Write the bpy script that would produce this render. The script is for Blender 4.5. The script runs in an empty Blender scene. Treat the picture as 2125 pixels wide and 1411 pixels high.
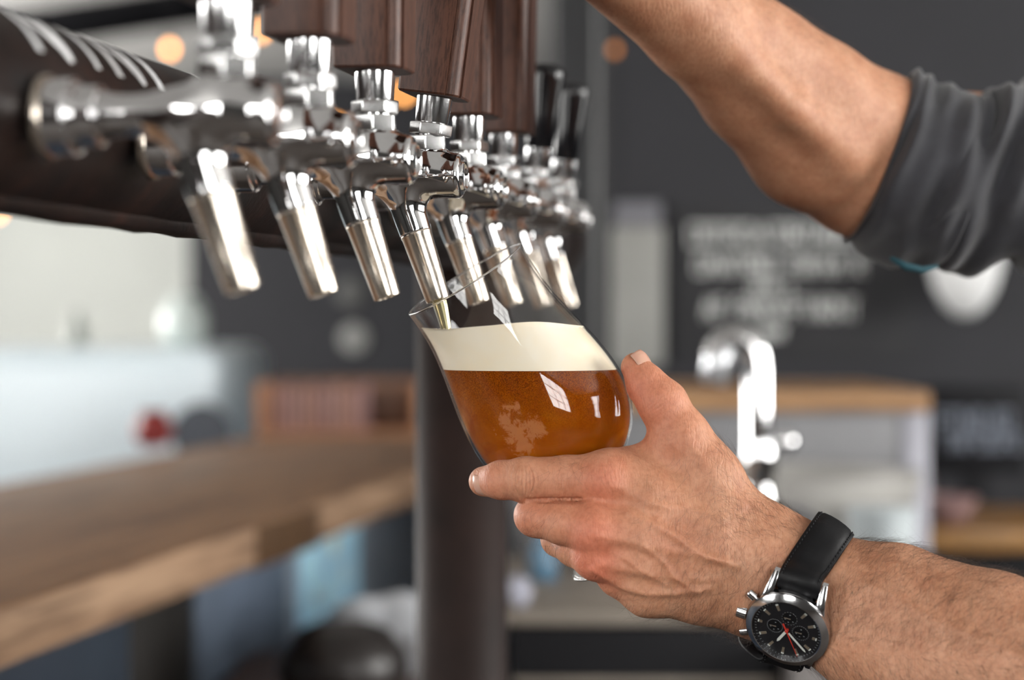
import bpy, bmesh, math, random
import numpy as np
from mathutils import Vector, Matrix

SC = bpy.context.scene
COL = SC.collection
random.seed(7)
RNG = np.random.default_rng(11)
PI = math.pi

# ------------------------------------------------------------------ camera
W, H_, F = 2125.0, 1411.0, 4132.0          # focal length in pixels (70 mm on a 36 mm sensor)
CAMZ = 1.25
PITCH = -math.atan(32.5 / F)
cam = bpy.data.objects.new('camera', bpy.data.cameras.new('camera'))
COL.objects.link(cam)
cam.location = (0, 0, CAMZ)
cam.rotation_euler = (PI / 2 + PITCH, 0, 0)
cam.data.sensor_width = 36.0
cam.data.lens = 36.0 * F / W
cam.data.clip_start = 0.01
cam.data.dof.use_dof = True
cam.data.dof.focus_distance = 0.937
cam.data.dof.aperture_fstop = 4.5
SC.camera = cam
SC.view_settings.view_transform = 'Standard'
SC.view_settings.look = 'None'
SC.view_settings.exposure = 0.02
SC.view_settings.gamma = 1.0
SC.view_settings.use_curve_mapping = False
SC.cycles.max_bounces = 12
SC.cycles.transparent_max_bounces = 16
SC.cycles.caustics_reflective = False
SC.cycles.caustics_refractive = False
SC.cycles.sample_clamp_indirect = 6.0
SC.cycles.use_denoising = True

CP, SP = math.cos(PITCH), math.sin(PITCH)
def P(px, py, d):
    """world point d metres in front of the camera, seen at pixel px, py of the 2125x1411 frame"""
    x = (px - W / 2) / F * d
    u = (H_ / 2 - py) / F * d
    return Vector((x, d * CP - u * SP, CAMZ + u * CP + d * SP))

# ------------------------------------------------------------------ world and light
world = bpy.data.worlds.new('world'); SC.world = world
world.use_nodes = True
world.node_tree.nodes['Background'].inputs[0].default_value = (0.55, 0.62, 0.72, 1)
world.node_tree.nodes['Background'].inputs[1].default_value = 0.25
WINDOW_POWER = 16.0

# ------------------------------------------------------------------ node helpers
def new_mat(name):
    m = bpy.data.materials.new(name); m.use_nodes = True
    nt = m.node_tree
    return m, nt, nt.nodes['Principled BSDF']

def setp(b, **kw):
    names = {'color': 'Base Color', 'rough': 'Roughness', 'metal': 'Metallic', 'ior': 'IOR', 'spec': 'Specular IOR Level',
             'trans': 'Transmission Weight', 'sss': 'Subsurface Weight', 'sss_scale': 'Subsurface Scale', 'coat': 'Coat Weight',
             'coat_rough': 'Coat Roughness', 'sheen': 'Sheen Weight', 'emis': 'Emission Strength', 'emis_color': 'Emission Color',
             'sss_radius': 'Subsurface Radius', 'aniso': 'Anisotropic'}
    for k, v in kw.items():
        s = b.inputs[names[k]]
        if k in ('color', 'emis_color') and len(v) == 3: v = (*v, 1)
        s.default_value = v

def node(nt, kind, **inp):
    n = nt.nodes.new(kind)
    for k, v in inp.items():
        if k in n.inputs: n.inputs[k].default_value = v
    return n

def ramp(nt, fac, stops):
    r = nt.nodes.new('ShaderNodeValToRGB')
    e = r.color_ramp.elements
    while len(e) > 1: e.remove(e[-1])
    for i, (p, c) in enumerate(stops):
        el = e[0] if i == 0 else e.new(p)
        el.position = p; el.color = (*c, 1) if len(c) == 3 else c
    nt.links.new(fac, r.inputs[0])
    return r.outputs[0]

def mapping(nt, scale=(1, 1, 1), rot=(0, 0, 0)):
    tc = nt.nodes.new('ShaderNodeTexCoord'); mp = nt.nodes.new('ShaderNodeMapping')
    mp.inputs['Scale'].default_value = scale; mp.inputs['Rotation'].default_value = rot
    nt.links.new(tc.outputs['Object'], mp.inputs[0])
    return mp.outputs[0]

def noise(nt, vec, scale, detail=4, rough=.5, dist=0):
    n = nt.nodes.new('ShaderNodeTexNoise')
    n.inputs['Scale'].default_value = scale; n.inputs['Detail'].default_value = detail
    n.inputs['Roughness'].default_value = rough; n.inputs['Distortion'].default_value = dist
    nt.links.new(vec, n.inputs['Vector'])
    return n.outputs['Fac']

def bump(nt, b, height, strength, dist, prev=None):
    n = nt.nodes.new('ShaderNodeBump'); n.inputs['Strength'].default_value = strength; n.inputs['Distance'].default_value = dist
    nt.links.new(height, n.inputs['Height'])
    if prev is not None: nt.links.new(prev, n.inputs['Normal'])
    if b is not None: nt.links.new(n.outputs[0], b.inputs['Normal'])
    return n.outputs[0]

def simple(name, color, rough=.5, metal=0, nscale=None, namp=.15, bumpd=0, **kw):
    m, nt, b = new_mat(name)
    setp(b, color=color, rough=rough, metal=metal, **kw)
    if nscale:
        f = noise(nt, mapping(nt), nscale, 5, .6)
        lo = tuple(max(0, c * (1 - namp)) for c in color); hi = tuple(min(1, c * (1 + namp)) for c in color)
        nt.links.new(ramp(nt, f, [(.3, lo), (.7, hi)]), b.inputs['Base Color'])
        if bumpd: bump(nt, b, f, .5, bumpd)
    return m

def wood(name, dark, light, axis='z', scale=1.0, rough=.45, fine=1.0, coat=0.0, bumpd=.0002):
    m, nt, b = new_mat(name)
    s = {'z': (60, 60, 4), 'y': (60, 4, 60), 'x': (4, 60, 60)}[axis]
    v = mapping(nt, tuple(a * scale for a in s))
    f1 = noise(nt, v, 1.0, 6, .6, .6)
    s2 = {'z': (800, 800, 110), 'y': (900, 40, 900), 'x': (40, 900, 900)}[axis]
    v2 = mapping(nt, tuple(a * scale * fine for a in s2))
    f2 = noise(nt, v2, 1.0, 3, .7)
    c1 = ramp(nt, f1, [(.3, dark), (.7, light)])
    mx = nt.nodes.new('ShaderNodeMixRGB'); mx.blend_type = 'MULTIPLY'; mx.inputs[0].default_value = .75
    nt.links.new(c1, mx.inputs[1])
    nt.links.new(ramp(nt, f2, [(.38, (.34, .30, .28)), (.54, (1, 1, 1))]), mx.inputs[2])
    nt.links.new(mx.outputs[0], b.inputs['Base Color'])
    setp(b, rough=rough, coat=coat, coat_rough=.25, spec=.32)
    bump(nt, b, f2, .4, bumpd)
    return m

M = {}
M['chrome'] = simple('chrome', (.88, .88, .89), .045, 1)
M['steel'] = simple('stainless_steel', (.62, .62, .63), .28, 1, 30, .06)
def brushed():
    m, nt, b = new_mat('brushed_nickel')
    setp(b, color=(.66, .59, .51), rough=.26, metal=1)
    v = mapping(nt, (400, 400, 400))
    f = noise(nt, v, 1, 2, .5)
    nt.links.new(ramp(nt, f, [(.3, (.20, .20, .20)), (.7, (.26, .26, .26))]), b.inputs['Roughness'])
    return m
M['brushed'] = brushed()
M['walnut'] = wood('dark_walnut', (.042, .015, .009), (.130, .054, .033), 'z', 1.0, .5, 1.0, .06, .0003)
M['oak'] = wood('pale_oak', (.17, .082, .036), (.29, .155, .075), 'y', .35, .5, .3, .03, .0003)
M['oak_end'] = wood('oak_edge', (.30, .18, .11), (.44, .29, .185), 'y', .35, .5, .3)
M['oak_x'] = wood('oak_shelf', (.32, .17, .08), (.48, .28, .14), 'x', .35, .45, .3)
def pipe_mat():
    m, nt, b = new_mat('rusted_iron_pipe')
    v = mapping(nt)
    f = noise(nt, v, 28, 8, .65, .3)
    nt.links.new(ramp(nt, f, [(.35, (.003, .002, .002)), (.55, (.016, .0075, .0055)), (.75, (.045, .018, .012))]), b.inputs['Base Color'])
    setp(b, rough=.5, spec=.3, metal=.0, coat=.03, coat_rough=.3)
    f2 = noise(nt, v, 240, 5, .6)
    bump(nt, b, f2, .5, .0006)
    return m
M['pipe'] = pipe_mat()
M['blackplastic'] = simple('black_plastic', (.006, .006, .008), .18)
M['black'] = simple('black_paint', (.006, .006, .008), .6, spec=.2)
M['post'] = simple('brown_iron_post', (.017, .0085, .0068), .62, 0, 18, .4, .0006, spec=.25)
M['chalk'] = simple('white_chalk', (.62, .63, .62), .9)
M['letterpaint'] = simple('white_lettering', (.80, .82, .84), .6, 0, 60, .3)
M['leather'] = None

# ------------------------------------------------------------------ object helpers
def link(o, parent=None):
    COL.objects.link(o)
    if parent is not None: o.parent = parent
    return o

def mesh_obj(name, verts, faces, mat=None, parent=None, smooth=True, uv=None):
    me = bpy.data.meshes.new(name)
    me.from_pydata([tuple(v) for v in verts], [], [tuple(int(i) for i in f) for f in faces])
    me.update()
    if smooth: me.polygons.foreach_set('use_smooth', [True] * len(me.polygons))
    if mat: me.materials.append(mat)
    return link(bpy.data.objects.new(name, me), parent)

def empty(name, loc=(0, 0, 0), rot=(0, 0, 0), label=None, cat=None, group=None, kind=None):
    o = bpy.data.objects.new(name, None); COL.objects.link(o)
    o.location = loc; o.rotation_euler = rot; o.empty_display_size = .02
    return tag(o, label, cat, group, kind)

def tag(o, label=None, cat=None, group=None, kind=None):
    if label: o['label'] = label
    if cat: o['category'] = cat
    if group: o['group'] = group
    if kind: o['kind'] = kind
    return o

def bm_obj(name, bm, mat, parent=None, smooth=False, angle=None):
    bmesh.ops.recalc_face_normals(bm, faces=bm.faces)
    me = bpy.data.meshes.new(name); bm.to_mesh(me); bm.free()
    if smooth or angle:
        me.polygons.foreach_set('use_smooth', [True] * len(me.polygons))
    if angle:
        me.set_sharp_from_angle(angle=math.radians(angle))
    if mat: me.materials.append(mat)
    return link(bpy.data.objects.new(name, me), parent)

def box(name, lo, hi, mat, parent=None, bevel=0.0, segs=2, M4=None):
    bm = bmesh.new()
    bmesh.ops.create_cube(bm, size=1)
    for v in bm.verts:
        v.co = Vector([lo[i] + (v.co[i] + .5) * (hi[i] - lo[i]) for i in range(3)])
    if bevel > 0:
        bmesh.ops.bevel(bm, geom=bm.edges[:] , offset=bevel, segments=segs, affect='EDGES', profile=.5)
    if M4: bmesh.ops.transform(bm, matrix=M4, verts=bm.verts)
    return bm_obj(name, bm, mat, parent, angle=35 if bevel > 0 else None)

def lathe(name, prof, mat, parent=None, n=64, M4=None, angle=32, closed=False):
    """prof: (r, z) list, axis z"""
    vs, fs = [], []
    for (r, z) in prof:
        for k in range(n):
            a = 2 * PI * k / n
            vs.append(Vector((r * math.cos(a), r * math.sin(a), z)))
    for i in range(len(prof) - 1):
        for k in range(n):
            k2 = (k + 1) % n
            fs.append((i * n + k, i * n + k2, (i + 1) * n + k2, (i + 1) * n + k))
    bm = bmesh.new()
    bv = [bm.verts.new(v) for v in vs]
    for f in fs: bm.faces.new([bv[i] for i in f])
    if closed:
        for k in range(n):
            k2 = (k + 1) % n; L = (len(prof) - 1) * n
            bm.faces.new([bv[L + k], bv[L + k2], bv[k2], bv[k]])
    else:
        if prof[0][0] > 1e-6: bm.faces.new([bv[k] for k in range(n)][::-1])
        if prof[-1][0] > 1e-6: bm.faces.new([bv[(len(prof) - 1) * n + k] for k in range(n)])
    bmesh.ops.remove_doubles(bm, verts=bm.verts, dist=1e-7)
    if M4: bmesh.ops.transform(bm, matrix=M4, verts=bm.verts)
    return bm_obj(name, bm, mat, parent, angle=angle)

def frame_to(axis, origin=(0, 0, 0), ref=(0, 0, 1)):
    """matrix taking local z to axis"""
    z = Vector(axis).normalized(); r = Vector(ref)
    if abs(z.dot(r)) > .98: r = Vector((1, 0, 0))
    x = r.cross(z).normalized(); y = z.cross(x)
    m = Matrix((x, y, z)).transposed().to_4x4(); m.translation = Vector(origin)
    return m

def smooth_path(pts, n=8):
    """Catmull-Rom"""
    pts = [np.array(p, float) for p in pts]; out = []
    pp = [2 * pts[0] - pts[1]] + pts + [2 * pts[-1] - pts[-2]]
    for i in range(1, len(pp) - 2):
        for k in range(n):
            t = k / n
            a, b, c, d = pp[i - 1], pp[i], pp[i + 1], pp[i + 2]
            out.append(.5 * ((2 * b) + (-a + c) * t + (2 * a - 5 * b + 4 * c - d) * t * t + (-a + 3 * b - 3 * c + d) * t ** 3))
    out.append(pts[-1]); return out

def tube_geo(pts, rad, n=16, caps=True):
    pts = [Vector(p) for p in pts]; N = len(pts)
    rads = [rad] * N if isinstance(rad, (int, float)) else rad
    vs, fs = [], []; up = None
    for i, p in enumerate(pts):
        t = (pts[min(i + 1, N - 1)] - pts[max(i - 1, 0)]).normalized()
        if up is None:
            up = Vector((0, 0, 1)) if abs(t.z) < .9 else Vector((1, 0, 0))
        x = up.cross(t).normalized(); y = t.cross(x).normalized(); up = y
        for k in range(n):
            a = 2 * PI * k / n
            vs.append(p + (x * math.cos(a) + y * math.sin(a)) * rads[i])
    for i in range(N - 1):
        for k in range(n):
            k2 = (k + 1) % n
            fs.append((i * n + k, i * n + k2, (i + 1) * n + k2, (i + 1) * n + k))
    if caps:
        fs.append(tuple(range(n))[::-1]); fs.append(tuple((N - 1) * n + k for k in range(n)))
    return vs, fs

def tube(name, pts, rad, mat, parent=None, n=16):
    v, f = tube_geo(pts, rad, n)
    return mesh_obj(name, v, f, mat, parent)

def struct(o): o['kind'] = 'structure'; return o

# ------------------------------------------------------------------ signed-distance modelling of soft bodies
def rc(p, a, b, ra, rb):
    a = np.asarray(a, np.float32); b = np.asarray(b, np.float32); ba = b - a; pa = p - a
    t = np.clip(pa @ ba / max(float(ba @ ba), 1e-12), 0, 1)
    return np.sqrt(((pa - t[:, None] * ba) ** 2).sum(1)) - (ra + (rb - ra) * t)

def smin(a, b, k):
    h = np.clip(.5 + .5 * (b - a) / k, 0, 1)
    return b + (a - b) * h - k * h * (1 - h)

def surface_nets(sdf, lo, hi, h, project=3):
    lo = np.array(lo, np.float32); hi = np.array(hi, np.float32)
    B = 4
    nb = np.ceil((hi - lo) / (h * B)).astype(int)
    n = nb * B
    ii = np.stack(np.meshgrid(*[np.arange(k) for k in nb], indexing='ij'), -1).reshape(-1, 3)
    cen = lo + (ii + .5) * h * B
    dc = np.concatenate([sdf(c.astype(np.float32)) for c in np.array_split(cen, max(1, len(cen) // 200000))])
    act = np.abs(dc) < h * B * 1.35
    Fd = np.repeat(np.repeat(np.repeat(np.where(dc < 0, -1., 1.).astype(np.float32).reshape(nb), B, 0), B, 1), B, 2)
    off = np.stack(np.meshgrid(*[np.arange(B)] * 3, indexing='ij'), -1).reshape(-1, 3)
    ai = ii[act]
    for ch in np.array_split(ai, max(1, len(ai) // 6000)):
        g = (ch[:, None, :] * B + off[None]).reshape(-1, 3)
        Fd[g[:, 0], g[:, 1], g[:, 2]] = sdf((lo + g * h).astype(np.float32))
    S = Fd < 0
    c8 = np.zeros(tuple(n - 1), np.int8)
    for a in (0, 1):
        for b in (0, 1):
            for c in (0, 1):
                c8 += S[a:n[0] - 1 + a, b:n[1] - 1 + b, c:n[2] - 1 + c]
    cells = np.argwhere((c8 > 0) & (c8 < 8))
    idx = np.full(tuple(n - 1), -1, np.int32)
    idx[cells[:, 0], cells[:, 1], cells[:, 2]] = np.arange(len(cells))
    acc = np.zeros((len(cells), 3)); cnt = np.zeros(len(cells))
    cs = [(a, b, c) for a in (0, 1) for b in (0, 1) for c in (0, 1)]
    for p0 in cs:
        for ax in range(3):
            if p0[ax]: continue
            p1 = list(p0); p1[ax] = 1
            v0 = Fd[cells[:, 0] + p0[0], cells[:, 1] + p0[1], cells[:, 2] + p0[2]]
            v1 = Fd[cells[:, 0] + p1[0], cells[:, 1] + p1[1], cells[:, 2] + p1[2]]
            m = (v0 < 0) != (v1 < 0)
            t = np.where(m, v0 / np.where(m, v0 - v1, 1), 0)
            q = np.tile(np.array(p0, float), (len(cells), 1)); q[:, ax] = t
            acc[m] += q[m]; cnt[m] += 1
    V = lo + (cells + acc / cnt[:, None]) * h
    quads = []
    for ax in range(3):
        o1, o2 = [(1, 2), (2, 0), (0, 1)][ax]
        sl0 = [slice(None)] * 3; sl1 = [slice(None)] * 3
        sl0[ax] = slice(0, n[ax] - 1); sl1[ax] = slice(1, n[ax])
        e = np.argwhere(S[tuple(sl0)] != S[tuple(sl1)])
        e = e[(e[:, o1] > 0) & (e[:, o2] > 0) & (e[:, o1] < n[o1] - 1) & (e[:, o2] < n[o2] - 1)]
        inside = S[e[:, 0], e[:, 1], e[:, 2]]
        def cid(d1, d2):
            c = e.copy(); c[:, o1] -= d1; c[:, o2] -= d2
            return idx[c[:, 0], c[:, 1], c[:, 2]]
        q = np.stack([cid(1, 1), cid(0, 1), cid(0, 0), cid(1, 0)], 1)
        q[~inside] = q[~inside][:, ::-1]
        quads.append(q)
    Q = np.concatenate(quads); Q = Q[(Q >= 0).all(1)]
    V = V.astype(np.float32)
    G = None
    for _ in range(project):
        d, G = sdf_grad(sdf, V, h * .5)
        V = V - (np.clip(d, -h * .6, h * .6) / np.maximum(np.linalg.norm(G, axis=1), 1e-4))[:, None] * G * np.minimum(1, np.linalg.norm(G, axis=1))[:, None]
    if G is None: d, G = sdf_grad(sdf, V, h * .5)
    G /= np.maximum(np.linalg.norm(G, axis=1), 1e-6)[:, None]
    return V, Q, G

def sdf_grad(sdf, V, e):
    V = V.astype(np.float32)
    d = sdf(V)
    g = np.stack([sdf(V + np.eye(3, dtype=np.float32)[i] * e) - sdf(V - np.eye(3, dtype=np.float32)[i] * e) for i in range(3)], 1) / (2 * e)
    return d, g

def np_mesh(name, V, Q, mat, parent=None, attrs=None):
    me = bpy.data.meshes.new(name)
    me.vertices.add(len(V)); me.vertices.foreach_set('co', np.asarray(V, np.float32).ravel())
    k = Q.shape[1]
    me.loops.add(Q.size); me.loops.foreach_set('vertex_index', Q.astype(np.int32).ravel())
    me.polygons.add(len(Q)); me.polygons.foreach_set('loop_start', np.arange(0, Q.size, k, dtype=np.int32))
    me.polygons.foreach_set('use_smooth', np.ones(len(Q), bool))
    me.update(calc_edges=True); me.validate()
    if attrs:
        for a, val in attrs.items():
            at = me.attributes.new(a, 'FLOAT', 'POINT'); at.data.foreach_set('value', np.asarray(val, np.float32))
    if mat: me.materials.append(mat)
    return link(bpy.data.objects.new(name, me), parent)
# ================================================================== the room
ceil_z = 2.72
M['floor'] = simple('dark_concrete', (.026, .018, .013), .6, 0, 3, .2)
M['ceiling'] = simple('grey_plaster_ceiling', (.47, .46, .445), .9, 0, 2, .05)
M['charcoal'] = simple('charcoal_paint', (.016, .016, .0205), .7, 0, 4, .12)
M['palewall'] = simple('pale_grey_plaster', (.50, .515, .485), .85, 0, 2, .05)
M['sidewall'] = simple('mid_grey_plaster', (.035, .033, .031), .85, 0, 2, .08)
M['frame'] = simple('black_window_frame', (.02, .02, .02), .4)
RM = dict(x0=-4.2, x1=4.0, y0=-3.2, y1=12.0)
struct(box('floor', (RM['x0'] - .1, RM['y0'] - .1, -.1), (RM['x1'] + .1, RM['y1'] + .1, 0), M['floor']))
struct(box('ceiling', (RM['x0'] - .1, RM['y0'] - .1, ceil_z), (RM['x1'] + .1, RM['y1'] + .1, ceil_z + .1), M['ceiling']))
XS = P(392, 700, RM['y1']).x                      # where the pale wall meets the charcoal one
struct(box('wall_far_left', (RM['x0'], RM['y1'], 0), (XS, RM['y1'] + .1, ceil_z), M['palewall']))
struct(box('wall_far_right', (XS, RM['y1'], 0), (RM['x1'], RM['y1'] + .1, ceil_z), M['charcoal']))

def wall_with_window(name, axis, pos, thick, span, mat, wins):
    """wall in the plane axis=pos, along the other horizontal axis; wins = (a0, a1, z0, z1)"""
    cuts = sorted(wins); a = span[0]; bm = bmesh.new()
    def add(a0, a1, z0, z1):
        if a1 - a0 < 1e-4 or z1 - z0 < 1e-4: return
        g = bmesh.ops.create_cube(bm, size=1)['verts']
        lo, hi = ((pos, a0, z0), (pos + thick, a1, z1)) if axis == 'x' else ((a0, pos, z0), (a1, pos + thick, z1))
        for v in g: v.co = Vector([lo[i] + (v.co[i] + .5) * (hi[i] - lo[i]) for i in range(3)])
    for (a0, a1, z0, z1) in cuts:
        add(a, a0, 0, ceil_z); add(a0, a1, 0, z0); add(a0, a1, z1, ceil_z); a = a1
    add(a, span[1], 0, ceil_z)
    return struct(bm_obj(name, bm, mat))

def glow(name, col, s):
    m = bpy.data.materials.new(name); m.use_nodes = True; nt = m.node_tree
    nt.nodes.clear(); e = nt.nodes.new('ShaderNodeEmission'); o = nt.nodes.new('ShaderNodeOutputMaterial')
    e.inputs[0].default_value = (*col, 1); e.inputs[1].default_value = s
    nt.links.new(e.outputs[0], o.inputs[0]); return m
M['daylight'] = glow('daylit_window_pane', (1.0, .985, .955), WINDOW_POWER)

WINS = {'wall_back': [(-3.1, -1.7, 1.15, 2.5), (.95, 2.6, 1.15, 2.5)],
        'wall_left': [(-1.9, -.4, 1.0, 2.5), (3.0, 10.8, .8, 2.4)],
        'wall_right': [(-.9, 2.6, 1.0, 2.5)]}
wall_with_window('wall_back', 'y', RM['y0'] - .1, .1, (RM['x0'], RM['x1']), M['sidewall'], WINS['wall_back'])
wall_with_window('wall_left', 'x', RM['x0'] - .1, .1, (RM['y0'], RM['y1']), M['sidewall'], WINS['wall_left'])
wall_with_window('wall_right', 'x', RM['x1'], .1, (RM['y0'], RM['y1']), M['sidewall'], WINS['wall_right'])
wi = 0
for wn, lst in WINS.items():
    for (a0, a1, z0, z1) in lst:
        wi += 1
        root = empty('window_%d' % wi, kind='structure')
        if wn == 'wall_back': pt = lambda a, z, d: (a, RM['y0'] - .05 + d, z)
        elif wn == 'wall_left': pt = lambda a, z, d: (RM['x0'] - .05 + d, a, z)
        else: pt = lambda a, z, d: (RM['x1'] + .05 - d, a, z)
        def slab(nm, a0_, a1_, z0_, z1_, d0, d1, mat):
            p, q = pt(a0_, z0_, d0), pt(a1_, z1_, d1)
            return box(nm, tuple(min(a, b) for a, b in zip(p, q)), tuple(max(a, b) for a, b in zip(p, q)), mat, root)
        pane = slab('window_pane', a0, a1, z0, z1, 0, .006, M['daylight'])
        bm = bmesh.new(); nx = max(2, round((a1 - a0) / .55)); nz = 3
        def bar(a0_, a1_, z0_, z1_, t):
            p, q = pt(a0_, z0_, .008), pt(a1_, z1_, t)
            lo = [min(a, b) for a, b in zip(p, q)]; hi = [max(a, b) for a, b in zip(p, q)]
            for v in bmesh.ops.create_cube(bm, size=1)['verts']:
                v.co = Vector([lo[i] + (v.co[i] + .5) * (hi[i] - lo[i]) for i in range(3)])
        for k in range(nx + 1):
            a = a0 + (a1 - a0) * k / nx; bar(a - .018, a + .018, z0, z1, .04)
        for k in range(nz + 1):
            z = z0 + (z1 - z0) * k / nz; bar(a0, a1, z - .018, z + .018, .038)
        bm_obj('window_frame', bm, M['frame'], root)

# black duct under the ceiling, far left
p0, p1 = P(30, 62, 9.2), P(700, -30, 9.6)
beam = tube('ceiling_duct', [tuple(P(-700, 175, 8.3)), tuple(P(560, -14, 8.3))], .085, M['black'])
tag(beam, 'black round duct running under the pale ceiling above the far end', 'duct')

# partition with the chalkboard, right
YB = 4.0
xb0 = P(1248, 700, YB).x
struct(box('wall_bar_back', (xb0, YB, 0), (RM['x1'], YB + .12, ceil_z), M['charcoal']))
M['post_black'] = simple('black_trim_paint', (.010, .010, .012), .5)
struct(box('trim_1', (P(1243, 0, YB - .02).x, YB - .03, 0), (P(1266, 0, YB - .03).x, YB + .14, ceil_z), M['post_black']))
# mid grey column left of the partition
M['colgrey'] = simple('grey_column_paint', (.055, .055, .058), .7, 0, 3, .1)
struct(box('wall_column', (P(1150, 0, 6.5).x, 6.5, 0), (P(1246, 0, 6.5).x + .3, 6.8, ceil_z), M['colgrey']))

# ================================================================== beer tower pipe and post
DIR = Vector((.196, 1, 0)).normalized()
NRM = Vector((1, -.196, 0)).normalized()
PR = .0373
AX0 = NRM * -.3303 + Vector((0, 0, CAMZ + .0786))
PIPE_M = Matrix((NRM, DIR, Vector((0, 0, 1)))).transposed().to_4x4()      # local x = out, y = along, z = up
tower = empty('beer_tower', (0, 0, 0), label='dark rust-brown iron pipe tower that carries the eight beer taps', cat='beer tower')
POST_Y = 1.52
def pipe_seg(name, a, b, r, n=96, rings=2, mat=None):
    pts = [Vector(a).lerp(Vector(b), i / rings) for i in range(rings + 1)]
    return tube(name, pts, r, mat or M['pipe'], tower, n)
pA = AX0 + DIR * .30; pB = AX0 + DIR * 1.80
pipe_o = pipe_seg('crossbar_pipe', pA, pB, PR, rings=6)
t_post = (POST_Y - AX0.y) / DIR.y
post_c = AX0 + DIR * t_post
post_c.x = P(958, 900, POST_Y).x
pipe_seg('post_pipe', (post_c.x, POST_Y, 0), (post_c.x, POST_Y, AX0.z), .0348, mat=M['post'])
lathe('post_flange', [(0, 0), (.075, 0), (.075, .010), (.045, .014), (.040, .03), (0, .03)], M['pipe'], tower, 64, Matrix.Translation((post_c.x, POST_Y, 0)))
lathe('pipe_end_cap', [(0, -.002), (PR + .004, -.002), (PR + .004, .03), (PR, .036), (0, .038)], M['pipe'], tower, 64, frame_to(DIR, pB))
# seam lip along the underside
bm = bmesh.new()
def lip_pt(t, a, r): return AX0 + DIR * t + (NRM * math.cos(a) + Vector((0, 0, 1)) * math.sin(a)) * r
prev = None
for i in range(61):
    t = .30 + 1.5 * i / 60; w = random.uniform(-.0006, .0008)
    ring = [bm.verts.new(lip_pt(t, math.radians(-62 + w * 900), PR - .001)), bm.verts.new(lip_pt(t, math.radians(-66), PR + .0028 + w)),
            bm.verts.new(lip_pt(t, math.radians(-76), PR + .0030 + w)), bm.verts.new(lip_pt(t, math.radians(-84), PR - .001))]
    if prev:
        for k in range(3): bm.faces.new([prev[k], prev[k + 1], ring[k + 1], ring[k]])
    prev = ring
bm_obj('seam_lip', bm, M['pipe'], tower, smooth=True)

# painted lettering wrapped on the upper right of the pipe
def pipe_strokes(name, glyphs):
    """glyphs: list of (t, segs) in letter units; letters read along the pipe; u = along, v = up the curve"""
    bm = bmesh.new()
    R = PR + .0004
    def pt(u, v): return AX0 + DIR * u + (NRM * math.cos(v / R) + Vector((0, 0, 1)) * math.sin(v / R)) * R
    for (u0, wdt, segs, v0, hgt, sw) in glyphs:
        for (a, b) in segs:
            a2 = np.array([u0 + a[0] * wdt, v0 + a[1] * hgt]); b2 = np.array([u0 + b[0] * wdt, v0 + b[1] * hgt])
            d = b2 - a2; L = np.linalg.norm(d); d = d / L; nn = np.array([-d[1], d[0]]) * sw / 2
            pr = None
            for k in range(9):
                c = a2 - d * sw * .3 + (b2 - a2 + d * sw * .6) * k / 8
                rg = [bm.verts.new(pt(*(c + nn))), bm.verts.new(pt(*(c - nn)))]
                if pr: bm.faces.new([pr[0], pr[1], rg[1], rg[0]])
                pr = rg
    return bm_obj(name, bm, M['letterpaint'], tower)
G = {'A': [((0, 0), (.5, 1)), ((.5, 1), (1, 0)), ((.22, .38), (.78, .38))],
     'M': [((0, 0), (.12, 1)), ((.12, 1), (.5, .2)), ((.5, .2), (.88, 1)), ((.88, 1), (1, 0))],
     'S': [((1, .85), (.5, 1)), ((.5, 1), (.05, .75)), ((.05, .75), (.95, .3)), ((.95, .3), (.5, 0)), ((.5, 0), (0, .15))],
     'T': [((.5, 0), (.5, 1)), ((0, 1), (1, 1))], 'H': [((0, 0), (0, 1)), ((1, 0), (1, 1)), ((0, .5), (1, .5))],
     'N': [((0, 0), (0, 1)), ((0, 1), (1, 0)), ((1, 0), (1, 1))], 'V': [((0, 1), (.5, 0)), ((.5, 0), (1, 1))],
     'I': [((.5, 0), (.5, 1))]}
V0, HG = PR * math.radians(30), PR * math.radians(48)
LET = []
def word(s, u0, wd, gap, sw=.0032, v0=V0, hg=HG):
    u = u0
    for c in s:
        LET.append((u, wd, G[c], v0, hg, sw)); u += wd + gap
word('N', .655, .026, .010, .0055)
word('I', .700, .014, .010, .0045)
word('NT', .728, .024, .008, .0058)
word('AMS', .846, .0175, .0045, .0042)
for L_ in LET: tag(pipe_strokes('painted_letter', [L_]), label='hand-painted white letter')

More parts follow.
